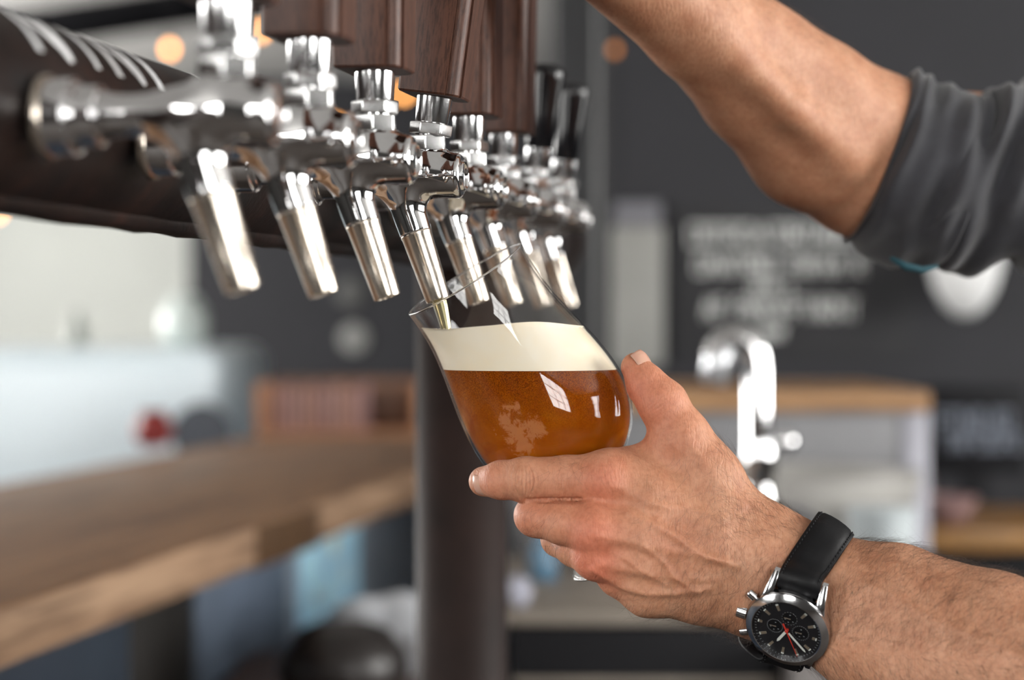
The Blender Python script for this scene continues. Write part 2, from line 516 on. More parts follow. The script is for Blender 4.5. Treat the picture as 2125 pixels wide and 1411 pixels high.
# ================================================================== taps
SP_T = .0969
ROTZ = -math.atan(.196)
def barrel_R(x):
    xs = [-.0850, -.0838, -.0835, -.0720, -.0716, -.0700, -.0695, -.0630, -.0620, -.0590, -.0520, -.0460, -.0400, -.0350, -.0250, -.0100, -.0030, 0, .002]
    rs = [.0128, .0132, .0135, .0135, .0118, .0112, .0106, .0106, .0086, .0076, .0072, .0075, .0088, .0100, .0105, .0106, .0108, .0108, .0108]
    return np.interp(x, xs, rs).astype(np.float32)
SPD = np.array([math.sin(math.radians(18.8)), 0, -math.cos(math.radians(18.8))], np.float32)
SP0 = np.array([-.0325, 0, 0], np.float32)
def faucet_sdf(p):
    x = p[:, 0]; rho = np.sqrt(p[:, 1] ** 2 + p[:, 2] ** 2)
    d1 = (rho - barrel_R(x)) * .93
    d1 = np.maximum(d1, -(x + .0845))
    # rounded front shoulder
    q = np.stack([np.maximum(rho - .0082, 0), np.maximum(x + .0025, 0)], 1)
    dcap = np.linalg.norm(q, axis=1) - .0026
    d1 = np.where(x > -.0025, np.maximum(d1, dcap), d1)
    a = SP0 + SPD * .004; b = SP0 + SPD * .0292
    t = (p - SP0) @ SPD
    rad = np.linalg.norm((p - SP0) - t[:, None] * SPD, axis=1)
    R = np.interp(t, [0, .006, .014, .030], [.0100, .0096, .0086, .0078])
    d2 = np.maximum((rad - R) * .97, np.maximum(t - .0290, -t))
    d = smin(d1, d2, .0075)
    # collar for the handle, flaring into the barrel
    rc_ = np.sqrt((p[:, 0] + .018) ** 2 + p[:, 1] ** 2)
    Rc = np.interp(p[:, 2], [0, .008, .0110, .0122], [.0106, .0104, .0098, .0090])
    d3 = np.maximum((rc_ - Rc) * .95, np.maximum(p[:, 2] - .0122, -p[:, 2]))
    return smin(d, d3, .0065)
V, Q, N_ = surface_nets(faucet_sdf, (-.089, -.018, -.036), (.004, .018, .018), .00055, 3)

def hexring(name, r, z0, z1, mat, parent, x0=-.018, bev=.0008, rot=0):
    bm = bmesh.new()
    lo = [bm.verts.new((x0 + r * math.cos(rot + k * PI / 3), r * math.sin(rot + k * PI / 3), z0)) for k in range(6)]
    hi = [bm.verts.new((x0 + r * math.cos(rot + k * PI / 3), r * math.sin(rot + k * PI / 3), z1)) for k in range(6)]
    bm.faces.new(lo[::-1]); bm.faces.new(hi)
    for k in range(6): bm.faces.new([lo[k], lo[(k + 1) % 6], hi[(k + 1) % 6], hi[k]])
    bmesh.ops.recalc_face_normals(bm, faces=bm.faces)
    bmesh.ops.bevel(bm, geom=bm.edges[:], offset=bev, segments=3, affect='EDGES', profile=.6)
    return bm_obj(name, bm, mat, parent, angle=28)

TAPLAB = [
 'chrome beer tap nearest the viewer, strongly blurred, wooden handle mostly above the frame',
 'second nearest chrome beer tap, blurred, its walnut handle base just in view',
 'chrome beer tap just left of the pouring one, with upright walnut handle',
 'sharp chrome beer tap pouring into the tilted glass, walnut handle pulled forward',
 'chrome beer tap just right of the pouring one, its spout seen through the empty glass',
 'second chrome beer tap right of the pouring one, the last with a walnut handle',
 'second farthest chrome beer tap, short black handle closest to the walnut ones',
 'farthest chrome beer tap at the right end of the row, with short black handle']
def tap_pos(k):
    t = .647 + SP_T * k
    p = NRM * -.208 + DIR * t
    return Vector((p.x, p.y, CAMZ + .0716))
def lean_mat(deg, piv=Vector((-.018, 0, .006))):
    return Matrix.Translation(piv) @ Matrix.Rotation(math.radians(deg), 4, 'Y') @ Matrix.Translation(-piv)

M['brushed_s'] = simple('polished_steel', (.74, .74, .75), .14, 1)
M['satin'] = simple('satin_nut_steel', (.70, .70, .70), .24, 1)
def make_tap():
    t = empty('beer_tap', (0, 0, 0), cat='beer tap', group='chrome beer taps along the iron pipe')
    np_mesh('faucet_body', V, Q, M['chrome'], t)
    # end cap: thin ring and slightly sunk disc with a slot
    cap = lathe('end_cap', [(0, .0004), (.0050, .0004), (.0062, .0002), (.0064, .0012), (.0070, .0015), (.0075, .0010), (.0077, 0), (.0077, -.003)], M['chrome'], t, 64, frame_to((1, 0, 0)), 60)
    # spout tube, hollow
    a = SP0 + SPD * .0283
    lathe('spout', [(.0052, .0002), (.0074, .0000), (.0078, .0006), (.0078, .0016), (.0075, .0024), (.0066, .0225), (.0060, .0342), (.0058, .0350), (.0049, .0350), (.0046, .0020)],
          M['brushed'], t, 64, frame_to(tuple(SPD), tuple(a)), 40, closed=True)
    lathe('wall_collar', [(.0072, -.0835), (.0142, -.0838), (.0150, -.0832), (.0150, -.0818), (.0142, -.0806), (.0128, -.0800)], M['brushed'], t, 64, frame_to((1, 0, 0)), 40)
    # movable lever parts, in one frame that tilts
    hexring('bonnet_nut', .0104, .0121, .0194, M['satin'], t, rot=.70)
    hexring('handle_nut', .0105, .0199, .0256, M['satin'], t, rot=.22)
    lathe('lever_neck', [(.0050, .0186), (.0074, .0192), (.0074, .0203)], M['chrome'], t, 48, Matrix.Translation((-.018, 0, 0)))
    lathe('ferrule', [(.0060, .0252), (.0078, .0254), (.0080, .0262), (.0087, .0382), (.0083, .0386), (0, .0386)], M['brushed_s'], t, 64, Matrix.Translation((-.018, 0, 0)), 30)
    return t


def handle_section(hx, hy):
    """plan of the wooden handle: a block with coved front corners"""
    out = []
    def cove(cx, cy, sx, sy, flip):
        r = .0055; pts = []
        for k in range(7):
            a = k / 6 * PI / 2
            pts.append((cx - sx * (r - r * .92 * math.sin(a) * 1) , cy - sy * (r - r * .92 * math.cos(a) * 1)))
        # small square shoulders before and after the round
        pts = [(cx - sx * (r + .0012), cy - sy * .0)] + [(cx - sx * (r + .0012), cy - sy * .0012)] + \
              [(cx - sx * (.0010 + r * (1 - math.sin(k / 8 * PI / 2))), cy - sy * (.0010 + r * (1 - math.cos(k / 8 * PI / 2)))) for k in range(9)] + \
              [(cx - sx * .0012, cy - sy * (r + .0012)), (cx, cy - sy * (r + .0012))]
        return pts if flip else pts[::-1]
    out += cove(hx, hy, 1, 1, True)
    out += [(hx, -hy + .0067)] + [] 
    out += cove(hx, -hy, 1, -1, False)[1:] if False else cove(hx, -hy, 1, -1, False)
    out += [(-hx, -hy + .0010), (-hx, hy - .0010)] if False else [(-hx + .001, -hy), (-hx, -hy + .001), (-hx, hy - .001), (-hx + .001, hy)]
    return out

def wood_handle(t, mat):
    bm = bmesh.new(); sec = handle_section(.0150, .0170)
    rows = []
    for (z, s) in [(.0385, .96), (.0394, 1.0), (.080, 1.01), (.140, 1.06), (.230, 1.16), (.245, 1.12), (.250, 1.0)]:
        rows.append([bm.verts.new((-.0175 + x * s, y * s, z)) for x, y in sec])
    n = len(sec)
    for i in range(len(rows) - 1):
        for k in range(n):
            k2 = (k + 1) % n
            bm.faces.new([rows[i][k], rows[i][k2], rows[i + 1][k2], rows[i + 1][k]])
    bm.faces.new(rows[0][::-1]); bm.faces.new(rows[-1])
    return tag(bm_obj('tap_handle', bm, mat, t, angle=30), label='dark walnut handle')

def black_handle(t):
    return tag(lathe('tap_handle', [(0, .0390), (.0082, .0390), (.0086, .0400), (.0098, .060), (.0118, .082), (.0122, .086), (.0108, .0895), (.006, .0915), (0, .092)],
                 M['blackplastic'], t, 64, Matrix.Translation((-.018, 0, 0)), 50), label='short black plastic handle')

LEVER = ('handle_nut', 'lever_neck', 'ferrule', 'tap_handle')
def base(o): return o.name.split('.')[0]
proto = make_tap()
hw = wood_handle(None, M['walnut']); hb = black_handle(None)
COL.objects.unlink(hw); COL.objects.unlink(hb)
parts = list(proto.children)
for k in range(8):
    if k == 0: t = proto; ch = list(parts)
    else:
        t = proto.copy(); COL.objects.link(t); ch = []
        for c in parts:
            d = c.copy(); COL.objects.link(d); d.parent = t; ch.append(d)
    t.location = tap_pos(k); t.rotation_euler = (0, 0, ROTZ); t['label'] = TAPLAB[k]
    h = (hw if k < 6 else hb).copy(); COL.objects.link(h); h.parent = t; h.name = 'tap_handle'; ch.append(h)
    deg = 7.5 if k == 3 else (5 if k >= 6 else .5)
    LM = lean_mat(deg)
    for c in ch:
        if base(c) in LEVER: c.matrix_local = LM

# ================================================================== glass and beer
GA = Vector((966, 580))
def g_pt(t_px, s_px, d=.966):
    return P(GA.x + .53 * t_px + .848 * s_px, GA.y + .848 * t_px - .53 * s_px, d)
PXM = .966 / F                                         # metres per pixel at the glass
rim_c = g_pt(0, 0)
tmp = g_pt(600, 0)
axis_im = (rim_c - tmp).normalized()
TILT = math.radians(8.0)
up = (axis_im * math.cos(TILT) + Vector((0, -1, 0)) * math.sin(TILT)).normalized()
GM = frame_to(up, rim_c, (0, 1, 0))                    # local z up the glass, 0 at the rim
K = PXM
prof_out = [(138.5, 0), (137.0, 20), (136, 45), (136.5, 75), (139.5, 105), (144.5, 135), (151, 168), (158, 200), (165.5, 235), (171, 270), (174.5, 305),
            (175, 335), (172.5, 362), (166.5, 388), (156, 413), (141, 437), (121, 459), (97, 478), (70, 493), (45, 503), (30, 511),
            (23, 522), (20.5, 540), (20, 565), (21, 590), (26, 610), (40, 625), (72, 640), (110, 649), (134, 654), (139, 658), (136, 662), (60, 662), (0, 662)]
def cr(pts, n=5):
    return [tuple(p) for p in smooth_path(pts, n)]
po = cr(prof_out, 4)
TH = 5.0
prof_in = [(134.5, 2)] + [(r - TH * (1 if z < 380 else 1.2), z) for (r, z) in prof_out[1:19]] + [(40, 488), (0, 491)]
pi_ = cr(prof_in, 4)
def scale(p): return [(max(r, 0) * K, -z * K) for r, z in p]
gl = scale(po); gi = scale(pi_)
# rim bead joins inner and outer walls
rimbead = [(134.5 * K, -1.2 * K), (135.3 * K, 1.0 * K), (136.6 * K, 1.9 * K), (137.9 * K, 1.2 * K)]
loop = gi[::-1] + rimbead + gl

def glass_mat():
    m = bpy.data.materials.new('clear_glass'); m.use_nodes = True; nt = m.node_tree; nt.nodes.clear()
    out = nt.nodes.new('ShaderNodeOutputMaterial')
    tr = nt.nodes.new('ShaderNodeBsdfTransparent'); gl_ = nt.nodes.new('ShaderNodeBsdfGlossy'); gl_.inputs['Roughness'].default_value = .015
    lw = nt.nodes.new('ShaderNodeLayerWeight'); lw.inputs['Blend'].default_value = .5
    c = ramp(nt, lw.outputs['Facing'], [(0, (1, 1, 1)), (.80, (.99, .99, .99)), (.94, (.86, .87, .87)), (1, (.58, .59, .60))])
    nt.links.new(c, tr.inputs[0])
    pw = nt.nodes.new('ShaderNodeMath'); pw.operation = 'POWER'; nt.links.new(lw.outputs['Facing'], pw.inputs[0]); pw.inputs[1].default_value = 4.5
    fr = nt.nodes.new('ShaderNodeMath'); fr.operation = 'MULTIPLY_ADD'; nt.links.new(pw.outputs[0], fr.inputs[0]); fr.inputs[1].default_value = .80; fr.inputs[2].default_value = .028
    mx = nt.nodes.new('ShaderNodeMixShader')
    nt.links.new(fr.outputs[0], mx.inputs[0]); nt.links.new(tr.outputs[0], mx.inputs[1]); nt.links.new(gl_.outputs[0], mx.inputs[2])
    nt.links.new(mx.outputs[0], out.inputs[0]); return m
M['glass'] = glass_mat()
glass = empty('beer_glass', (0, 0, 0), label='tilted stemmed beer glass under the pouring tap, held by the lower hand', cat='glass')
lathe('glass_body', loop, M['glass'], glass, 128, GM, 60)
mr_, ntr, br = new_mat('rim_glass'); setp(br, color=(1, 1, 1), rough=.0, trans=1, ior=1.5)
rr = 1.9 * K
lathe('glass_rim', [(136.6 * K + rr * math.cos(a * PI / 6), 1.2 * K + rr * math.sin(a * PI / 6)) for a in range(12)], mr_, glass, 160, GM, 60, closed=True)

def fill_between(name, z_lo, z_hi, shrink, mat, dome=0):
    """the inner volume of the glass between two level planes"""
    pr = [(max(r - shrink, 0), z) for r, z in gi]
    bm = bmesh.new(); n = 160; rings = []
    for (r, z) in pr:
        if r < 1e-6:
            rings.append([bm.verts.new((0, 0, z))]); continue
        rings.append([bm.verts.new((r * math.cos(2 * PI * k / n), r * math.sin(2 * PI * k / n), z)) for k in range(n)])
    for i in range(len(rings) - 1):
        a, b = rings[i], rings[i + 1]
        for k in range(n):
            k2 = (k + 1) % n
            if len(b) == 1: bm.faces.new([a[k], a[k2], b[0]])
            else: bm.faces.new([a[k], a[k2], b[k2], b[k]])
    bm.faces.new(rings[0])
    bmesh.ops.transform(bm, matrix=GM, verts=bm.verts)
    for (zz, nrm) in ((z_lo, (0, 0, -1)), (z_hi, (0, 0, 1))):
        if zz is None: continue
        g = bm.verts[:] + bm.edges[:] + bm.faces[:]
        r = bmesh.ops.bisect_plane(bm, geom=g, plane_co=(0, 0, zz), plane_no=nrm, clear_outer=True)
        ed = [e for e in r['geom_cut'] if isinstance(e, bmesh.types.BMEdge)]
        bmesh.ops.triangle_fill(bm, use_beauty=True, edges=ed)
    if dome:
        bmesh.ops.subdivide_edges(bm, edges=[e for e in bm.edges if all(abs(v.co.z - z_hi) < 1e-6 for v in e.verts) and e.calc_length() > .004], cuts=6, use_grid_fill=True)
    return bm_obj(name, bm, mat, glass, angle=40)

DG = .968
z_beer = P(1100, 767, DG).z
z_foam = P(1100, 679, DG).z

def beer_mat():
    m, nt, b = new_mat('amber_beer')
    v = mapping(nt)
    f1 = noise(nt, v, 55, 6, .6, 1.2)
    f2 = noise(nt, v, 2000, 3, .75)
    tc = nt.nodes.new('ShaderNodeTexCoord'); sx = nt.nodes.new('ShaderNodeSeparateXYZ'); nt.links.new(tc.outputs['Object'], sx.inputs[0])
    mr = nt.nodes.new('ShaderNodeMapRange'); mr.inputs['From Min'].default_value = z_beer - .034; mr.inputs['From Max'].default_value = z_beer
    nt.links.new(sx.outputs['Z'], mr.inputs['Value'])
    base_ = ramp(nt, f1, [(.3, (.38, .080, .002)), (.55, (.47, .115, .003)), (.75, (.56, .16, .006))])
    # fine bubbles, denser under the foam
    spk = ramp(nt, f2, [(.44, (0, 0, 0)), (.5, (.5, .5, .5)), (.56, (1, 1, 1))])
    mul = nt.nodes.new('ShaderNodeMath'); mul.operation = 'MULTIPLY'; nt.links.new(spk, mul.inputs[0]); nt.links.new(mr.outputs[0], mul.inputs[1])
    mx = nt.nodes.new('ShaderNodeMixRGB'); nt.links.new(mul.outputs[0], mx.inputs[0]); nt.links.new(base_, mx.inputs[1]); mx.inputs[2].default_value = (.15, .026, .003, 1)
    # pale froth clinging inside the wall
    pos = P(1070, 905, .938)
    vd = nt.nodes.new('ShaderNodeVectorMath'); vd.operation = 'DISTANCE'; nt.links.new(tc.outputs['Object'], vd.inputs[0]); vd.inputs[1].default_value = pos
    n3 = noise(nt, v, 130, 9, .72, .5)
    ad = nt.nodes.new('ShaderNodeMath'); ad.operation = 'MULTIPLY_ADD'; nt.links.new(n3, ad.inputs[0]); ad.inputs[1].default_value = .055; nt.links.new(vd.outputs['Value'], ad.inputs[2])
    msk = ramp(nt, ad.outputs[0], [(.0366, (1, 1, 1)), (.0371, (0, 0, 0))])
    mx2 = nt.nodes.new('ShaderNodeMixRGB'); nt.links.new(msk, mx2.inputs[0]); nt.links.new(mx.outputs[0], mx2.inputs[1]); mx2.inputs[2].default_value = (.62, .23, .08, 1)
    nt.links.new(mx2.outputs[0], b.inputs['Base Color'])
    setp(b, rough=.22, sss=.35, sss_scale=.010, trans=.30, ior=1.1, spec=.25)
    b.inputs['Subsurface Radius'].default_value = (1, .35, .05)
    return m
M['beer'] = beer_mat()
def foam_mat():
    m, nt, b = new_mat('cream_foam')
    v = mapping(nt)
    f = noise(nt, v, 2200, 2, .6)
    nt.links.new(ramp(nt, noise(nt, v, 40, 4, .6), [(.3, (.95, .82, .60)), (.7, (.97, .90, .75))]), b.inputs['Base Color'])
    setp(b, rough=.8, spec=.2)
    bump(nt, b, f, .3, .0001); return m
M['foam'] = foam_mat()
beer = fill_between('beer', None, z_beer, .0003, M['beer'])
beer['label'] = 'amber beer'
foam = fill_between('foam', z_beer, z_foam, .0003, M['foam'], 1)
foam['label'] = 'thick cream foam'
for v in foam.data.vertices:                       # slightly domed, uneven froth top
    if v.co.z > z_foam - .0004:
        q = GM.inverted() @ v.co
        x = v.co.x - P(1050, 700, DG).x
        v.co.z += .0026 * math.exp(-((x - .014) / .020) ** 2) - .0010 * math.exp(-((x + .030) / .010) ** 2)

# the pour
TP = tap_pos(3); RM3 = Matrix.Translation(TP) @ Matrix.Rotation(ROTZ, 4, 'Z')
a_ = RM3 @ Vector(tuple(SP0 + SPD * .0615)); b_ = RM3 @ Vector(tuple(SP0 + SPD * .0630))
M['stream'] = None
def stream_mat():
    m = bpy.data.materials.new('golden_beer_stream'); m.use_nodes = True; nt = m.node_tree; b = nt.nodes['Principled BSDF']
    setp(b, color=(.97, .86, .50), rough=.03, trans=.9, ior=1.33); return m
M['stream'] = stream_mat()
pts, rad = [], []
zf = z_foam - .002
for i in range(26):
    s = i / 25
    z = a_.z + (zf - a_.z) * s
    pts.append((a_.x + .0045 * s ** .8, a_.y, z)); rad.append(.0044 * (1 - .42 * s) )
st = tube('beer_stream', pts, rad, M['stream'], None, 24)
for v in st.data.vertices:
    i = v.index // 24; a = 2 * PI * (v.index % 24) / 24; c = Vector(pts[i]); d = v.co - c
    v.co = c + d * (1 + .20 * math.cos(2 * a + .5 + i * .01))
tag(st, 'thin golden stream of beer falling from the spout into the foam', 'beer stream')
# ================================================================== person: two arms
def A(px, py, d): return np.array(P(px, py, d), np.float32)
def chain(p, js, k=.002):
    """js: list of (px, py, depth, radius_mm)"""
    d = None
    for (a, b) in zip(js[:-1], js[1:]):
        e = rc(p, A(*a[:3]), A(*b[:3]), a[3] / 1000, b[3] / 1000)
        d = e if d is None else smin(d, e, k)
    return d
def ell(p, c, ax, r):
    """ellipsoid blob: c centre, ax 3x3 rows, r radii"""
    q = ((p - c) @ ax.T) / np.array(r, np.float32)
    l = np.linalg.norm(q, axis=1)
    return (l - 1) * min(r)

INDEX = [(1345, 1018, .937, 12.8), (1262, 990, .936, 12.0), (1175, 993, .9385, 10.6), (1090, 995, .940, 10.4), (1040, 996, .944, 8.9), (1004, 999, .953, 7.2)]
MIDDLE = [(1300, 1098, .929, 12), (1232, 1095, .928, 11.6), (1168, 1085, .933, 10.0), (1110, 1070, .943, 9.4), (1112, 1062, .962, 8.8), (1150, 1070, .984, 8.4), (1195, 1080, .992, 7.6)]
RING = [(1300, 1156, .930, 12), (1238, 1152, .930, 10.6), (1194, 1136, .938, 9.0), (1160, 1118, .948, 8.3), (1162, 1112, .966, 8.2), (1195, 1120, .984, 8.2), (1235, 1130, .991, 7.3)]
PINKY = [(1330, 1206, .935, 11), (1286, 1192, .936, 9.2), (1252, 1166, .946, 7.4), (1246, 1148, .962, 7.0), (1245, 1160, .974, 7.2), (1262, 1166, .984, 6.6)]
THUMB = [(1548, 1098, .945, 15.5), (1478, 1000, .944, 14.5), (1416, 909, .944, 13.0), (1376, 838, .947, 10.9), (1343, 800, .949, 9.0), (1319, 762, .953, 6.9)]
META = [[(1262, 992, .936, 12.8), (1345, 1035, .934, 13.5), (1480, 1088, .937, 15.5), (1612, 1160, .943, 17.5)],
        [(1240, 1098, .929, 12.6), (1330, 1110, .928, 13.5), (1470, 1140, .933, 16.5), (1615, 1180, .941, 18.5)],
        [(1242, 1154, .931, 11.0), (1330, 1170, .930, 13), (1460, 1185, .934, 16), (1610, 1210, .941, 18.5)],
        [(1286, 1194, .937, 9.4), (1345, 1222, .935, 12), (1460, 1228, .937, 14.5), (1590, 1230, .942, 17.5)]]
FORE_U = [(1605, 1146, .944, 18.5), (1700, 1190, .940, 19.3), (1860, 1238, .922, 23.5), (2060, 1320, .901, 28.5), (2400, 1470, .868, 35), (2800, 1650, .835, 37)]
FORE_L = [(1585, 1205, .943, 19.0), (1660, 1264, .940, 19.5), (1800, 1340, .925, 22.5), (1980, 1432, .904, 27.5), (2320, 1600, .870, 33), (2700, 1790, .838, 35)]
WEB = [(1310, 962, .945, 7.5), (1400, 948, .946, 9), (1450, 985, .944, 13)]
# raised veins and tendons on the back of the hand: (pixel polyline, height mm, width mm)
VEINS = [([(1302, 1060), (1345, 1078), (1392, 1106), (1456, 1148), (1520, 1168)], 1.35, 2.0),
         ([(1228, 1178), (1290, 1216), (1340, 1228), (1400, 1228), (1470, 1215)], 1.1, 1.8),
         ([(1335, 1130), (1372, 1160), (1400, 1196), (1450, 1225)], .9, 1.6),
         ([(1345, 1045), (1420, 1052), (1500, 1075)], .7, 1.9),
         ([(1425, 905), (1460, 960), (1500, 1010), (1545, 1050)], .7, 2.4),
         ([(1290, 1150), (1340, 1186), (1380, 1210)], .7, 1.4),
         ([(1268, 1004), (1380, 1052), (1500, 1100)], .7, 2.6),
         ([(1245, 1108), (1380, 1136), (1500, 1158)], .8, 2.6),
         ([(1240, 1168), (1360, 1190), (1480, 1200)], .7, 2.4),
         ([(1790, 1200), (1900, 1262), (2000, 1296), (2125, 1360)], .9, 3.0)]
DIPS = [([(1092, 1042), (1150, 1041), (1204, 1040)], 1.7, .9), ([(1290, 1045), (1345, 1070)], 1.3, 4.0), ([(1290, 1135), (1345, 1148)], .9, 3.5), ([(1300, 1195), (1360, 1205)], .8, 3.0), ([(1340, 940), (1395, 965)], .8, 5)]
# creases: (centre px, half-width along finger px, half-height px, number)
def seg_dist2(x, z, pl):
    pts = [A(a, b, .925) for a, b in pl]; d = None
    for a, b in zip(pts[:-1], pts[1:]):
        ax, az, bx, bz = a[0], a[2], b[0], b[2]
        t = np.clip(((x - ax) * (bx - ax) + (z - az) * (bz - az)) / ((bx - ax) ** 2 + (bz - az) ** 2), 0, 1)
        e = np.sqrt((x - ax - t * (bx - ax)) ** 2 + (z - az - t * (bz - az)) ** 2)
        d = e if d is None else np.minimum(d, e)
    return d

def hand_sdf(p):
    near = p[:, 0] < .20
    palm = None
    for m in META:
        e = chain(p, m, .006); palm = e if palm is None else smin(palm, e, .0065)
    palm = smin(palm, chain(p, THUMB, .004), .010)
    palm = smin(palm, chain(p, WEB, .004), .012)
    d = palm
    for f, k in ((INDEX, .0045), (MIDDLE, .0045), (RING, .004), (PINKY, .004)):
        c = chain(p, f, .0025)
        d = smin(d, smin(palm, c, k), .0003)
    # finger joints and knuckles
    K_ = np.eye(3, dtype=np.float32)
    for (a, r, k) in (((1090, 996, .9365), .0088, .004), ((1256, 995, .9292), .0088, .006), ((1232, 1104, .9222), .0086, .006),
                      ((1234, 1160, .9268), .0072, .005), ((1372, 836, .944), .0095, .005), ((1288, 1196, .934), .0076, .005), ((1114, 1072, .9395), .0085, .004),
                      ((1560, 1245, .938), .015, .012)):
        d = smin(d, np.linalg.norm(p - A(*a), axis=1) - r, k)
    fore = smin(chain(p, FORE_U, .006), chain(p, FORE_L, .006), .022)
    d = smin(d, fore, .014)
    return d

def front_detail(p, n):
    """outward displacement of the skin in metres"""
    x, z = p[:, 0], p[:, 2]
    w = np.clip(-n[:, 1] * 1.6, 0, 1)
    h = np.zeros(len(p), np.float32)
    for pl, amp, wd in VEINS:
        q = seg_dist2(x, z, pl); h += amp * 1e-3 * np.exp(-(q / (wd * 1e-3)) ** 2)
    for pl, amp, wd in DIPS:
        q = seg_dist2(x, z, pl); h -= amp * 1e-3 * np.exp(-(q / (wd * 1e-3)) ** 2)
    h *= w
    # joint creases
    def creases(cx, cy, d, ang, hw, hh, lines, amp):
        c = A(cx, cy, d); ca, sa = math.cos(ang), math.sin(ang)
        u = ((x - c[0]) * ca + (z - c[2]) * sa) * 1000; v = (-(x - c[0]) * sa + (z - c[2]) * ca) * 1000
        g = np.zeros_like(u); fall = np.exp(-(v / hh) ** 4) 
        for (o, bow, wdt, a) in lines:
            uu = u - o - bow * (v / hh) ** 2 + .10 * np.sin(v * .9 + o * 3)
            g += a * np.exp(-(uu / wdt) ** 2)
        return -g * fall * amp * 1e-3 * w
    h += creases(1088, 997, .93, 0, 6, 8.0, [(-4.6, 2.6, .36, 1), (-2.9, 1.3, .3, .8), (-1.1, .5, .36, 1), (.9, -.5, .36, 1), (2.6, -1.2, .3, .7), (4.4, -2.6, .36, 1), (6.4, -2.0, .3, .35), (-6.6, 2, .3, .35)], .85)
    h += .35e-3 * np.exp(-((x - A(1088, 997, .93)[0]) / .0055) ** 2 - ((z - A(1088, 997, .93)[2]) / .008) ** 2) * w
    h += creases(1262, 992, .92, .35, 6, 7.0, [(-3.4, 1.2, .3, .7), (-1.3, .5, .3, 1), (1.0, -.3, .3, .8), (3.2, -1.2, .3, .6)], .30)
    h += creases(1232, 1106, .92, .1, 6, 7.0, [(-3.2, 1.0, .3, .7), (-.6, .2, .3, .9), (2.2, -.8, .3, .7)], .28)
    h += creases(1372, 838, .94, -.95, 6, 6.5, [(-3.4, .8, .3, .8), (-1.6, .4, .28, .8), (0.2, 0, .3, 1), (2.0, -.4, .3, .8), (3.8, -.8, .3, .6)], .38)
    h += creases(1200, 995, .93, -.05, 6, 9.5, [(-1.2, 0, .3, .5), (.9, 0, .3, .6), (3.0, 0, .3, .5)], .16)
    h += creases(1052, 998, .94, 0, 5, 6, [(-.8, .3, .3, .5), (.8, -.3, .3, .5)], .14)
    return h

def flush_map(p):
    """redder skin over knuckles and fingertips"""
    g = np.zeros(len(p), np.float32)
    for (a, r, s) in (((1300, 800, .95), .012, .5), ((1320, 860, .95), .012, .5), ((1256, 996, .925), .011, .9), ((1228, 1112, .918), .014, 1.0), ((1225, 1172, .92), .010, .8), ((1160, 1002, .93), .018, .30), ((1020, 996, .942), .012, .55),
                      ((1335, 790, .945), .014, .55), ((1372, 838, .94), .010, .4), ((1098, 1090, .935), .014, .5), ((1250, 1205, .928), .012, .6), ((1400, 900, .935), .02, .35),
                      ((1390, 1130, .918), .02, .25)):
        g += s * np.exp(-(np.linalg.norm(p - A(*a), axis=1) / r) ** 2)
    return np.clip(g, 0, 1)

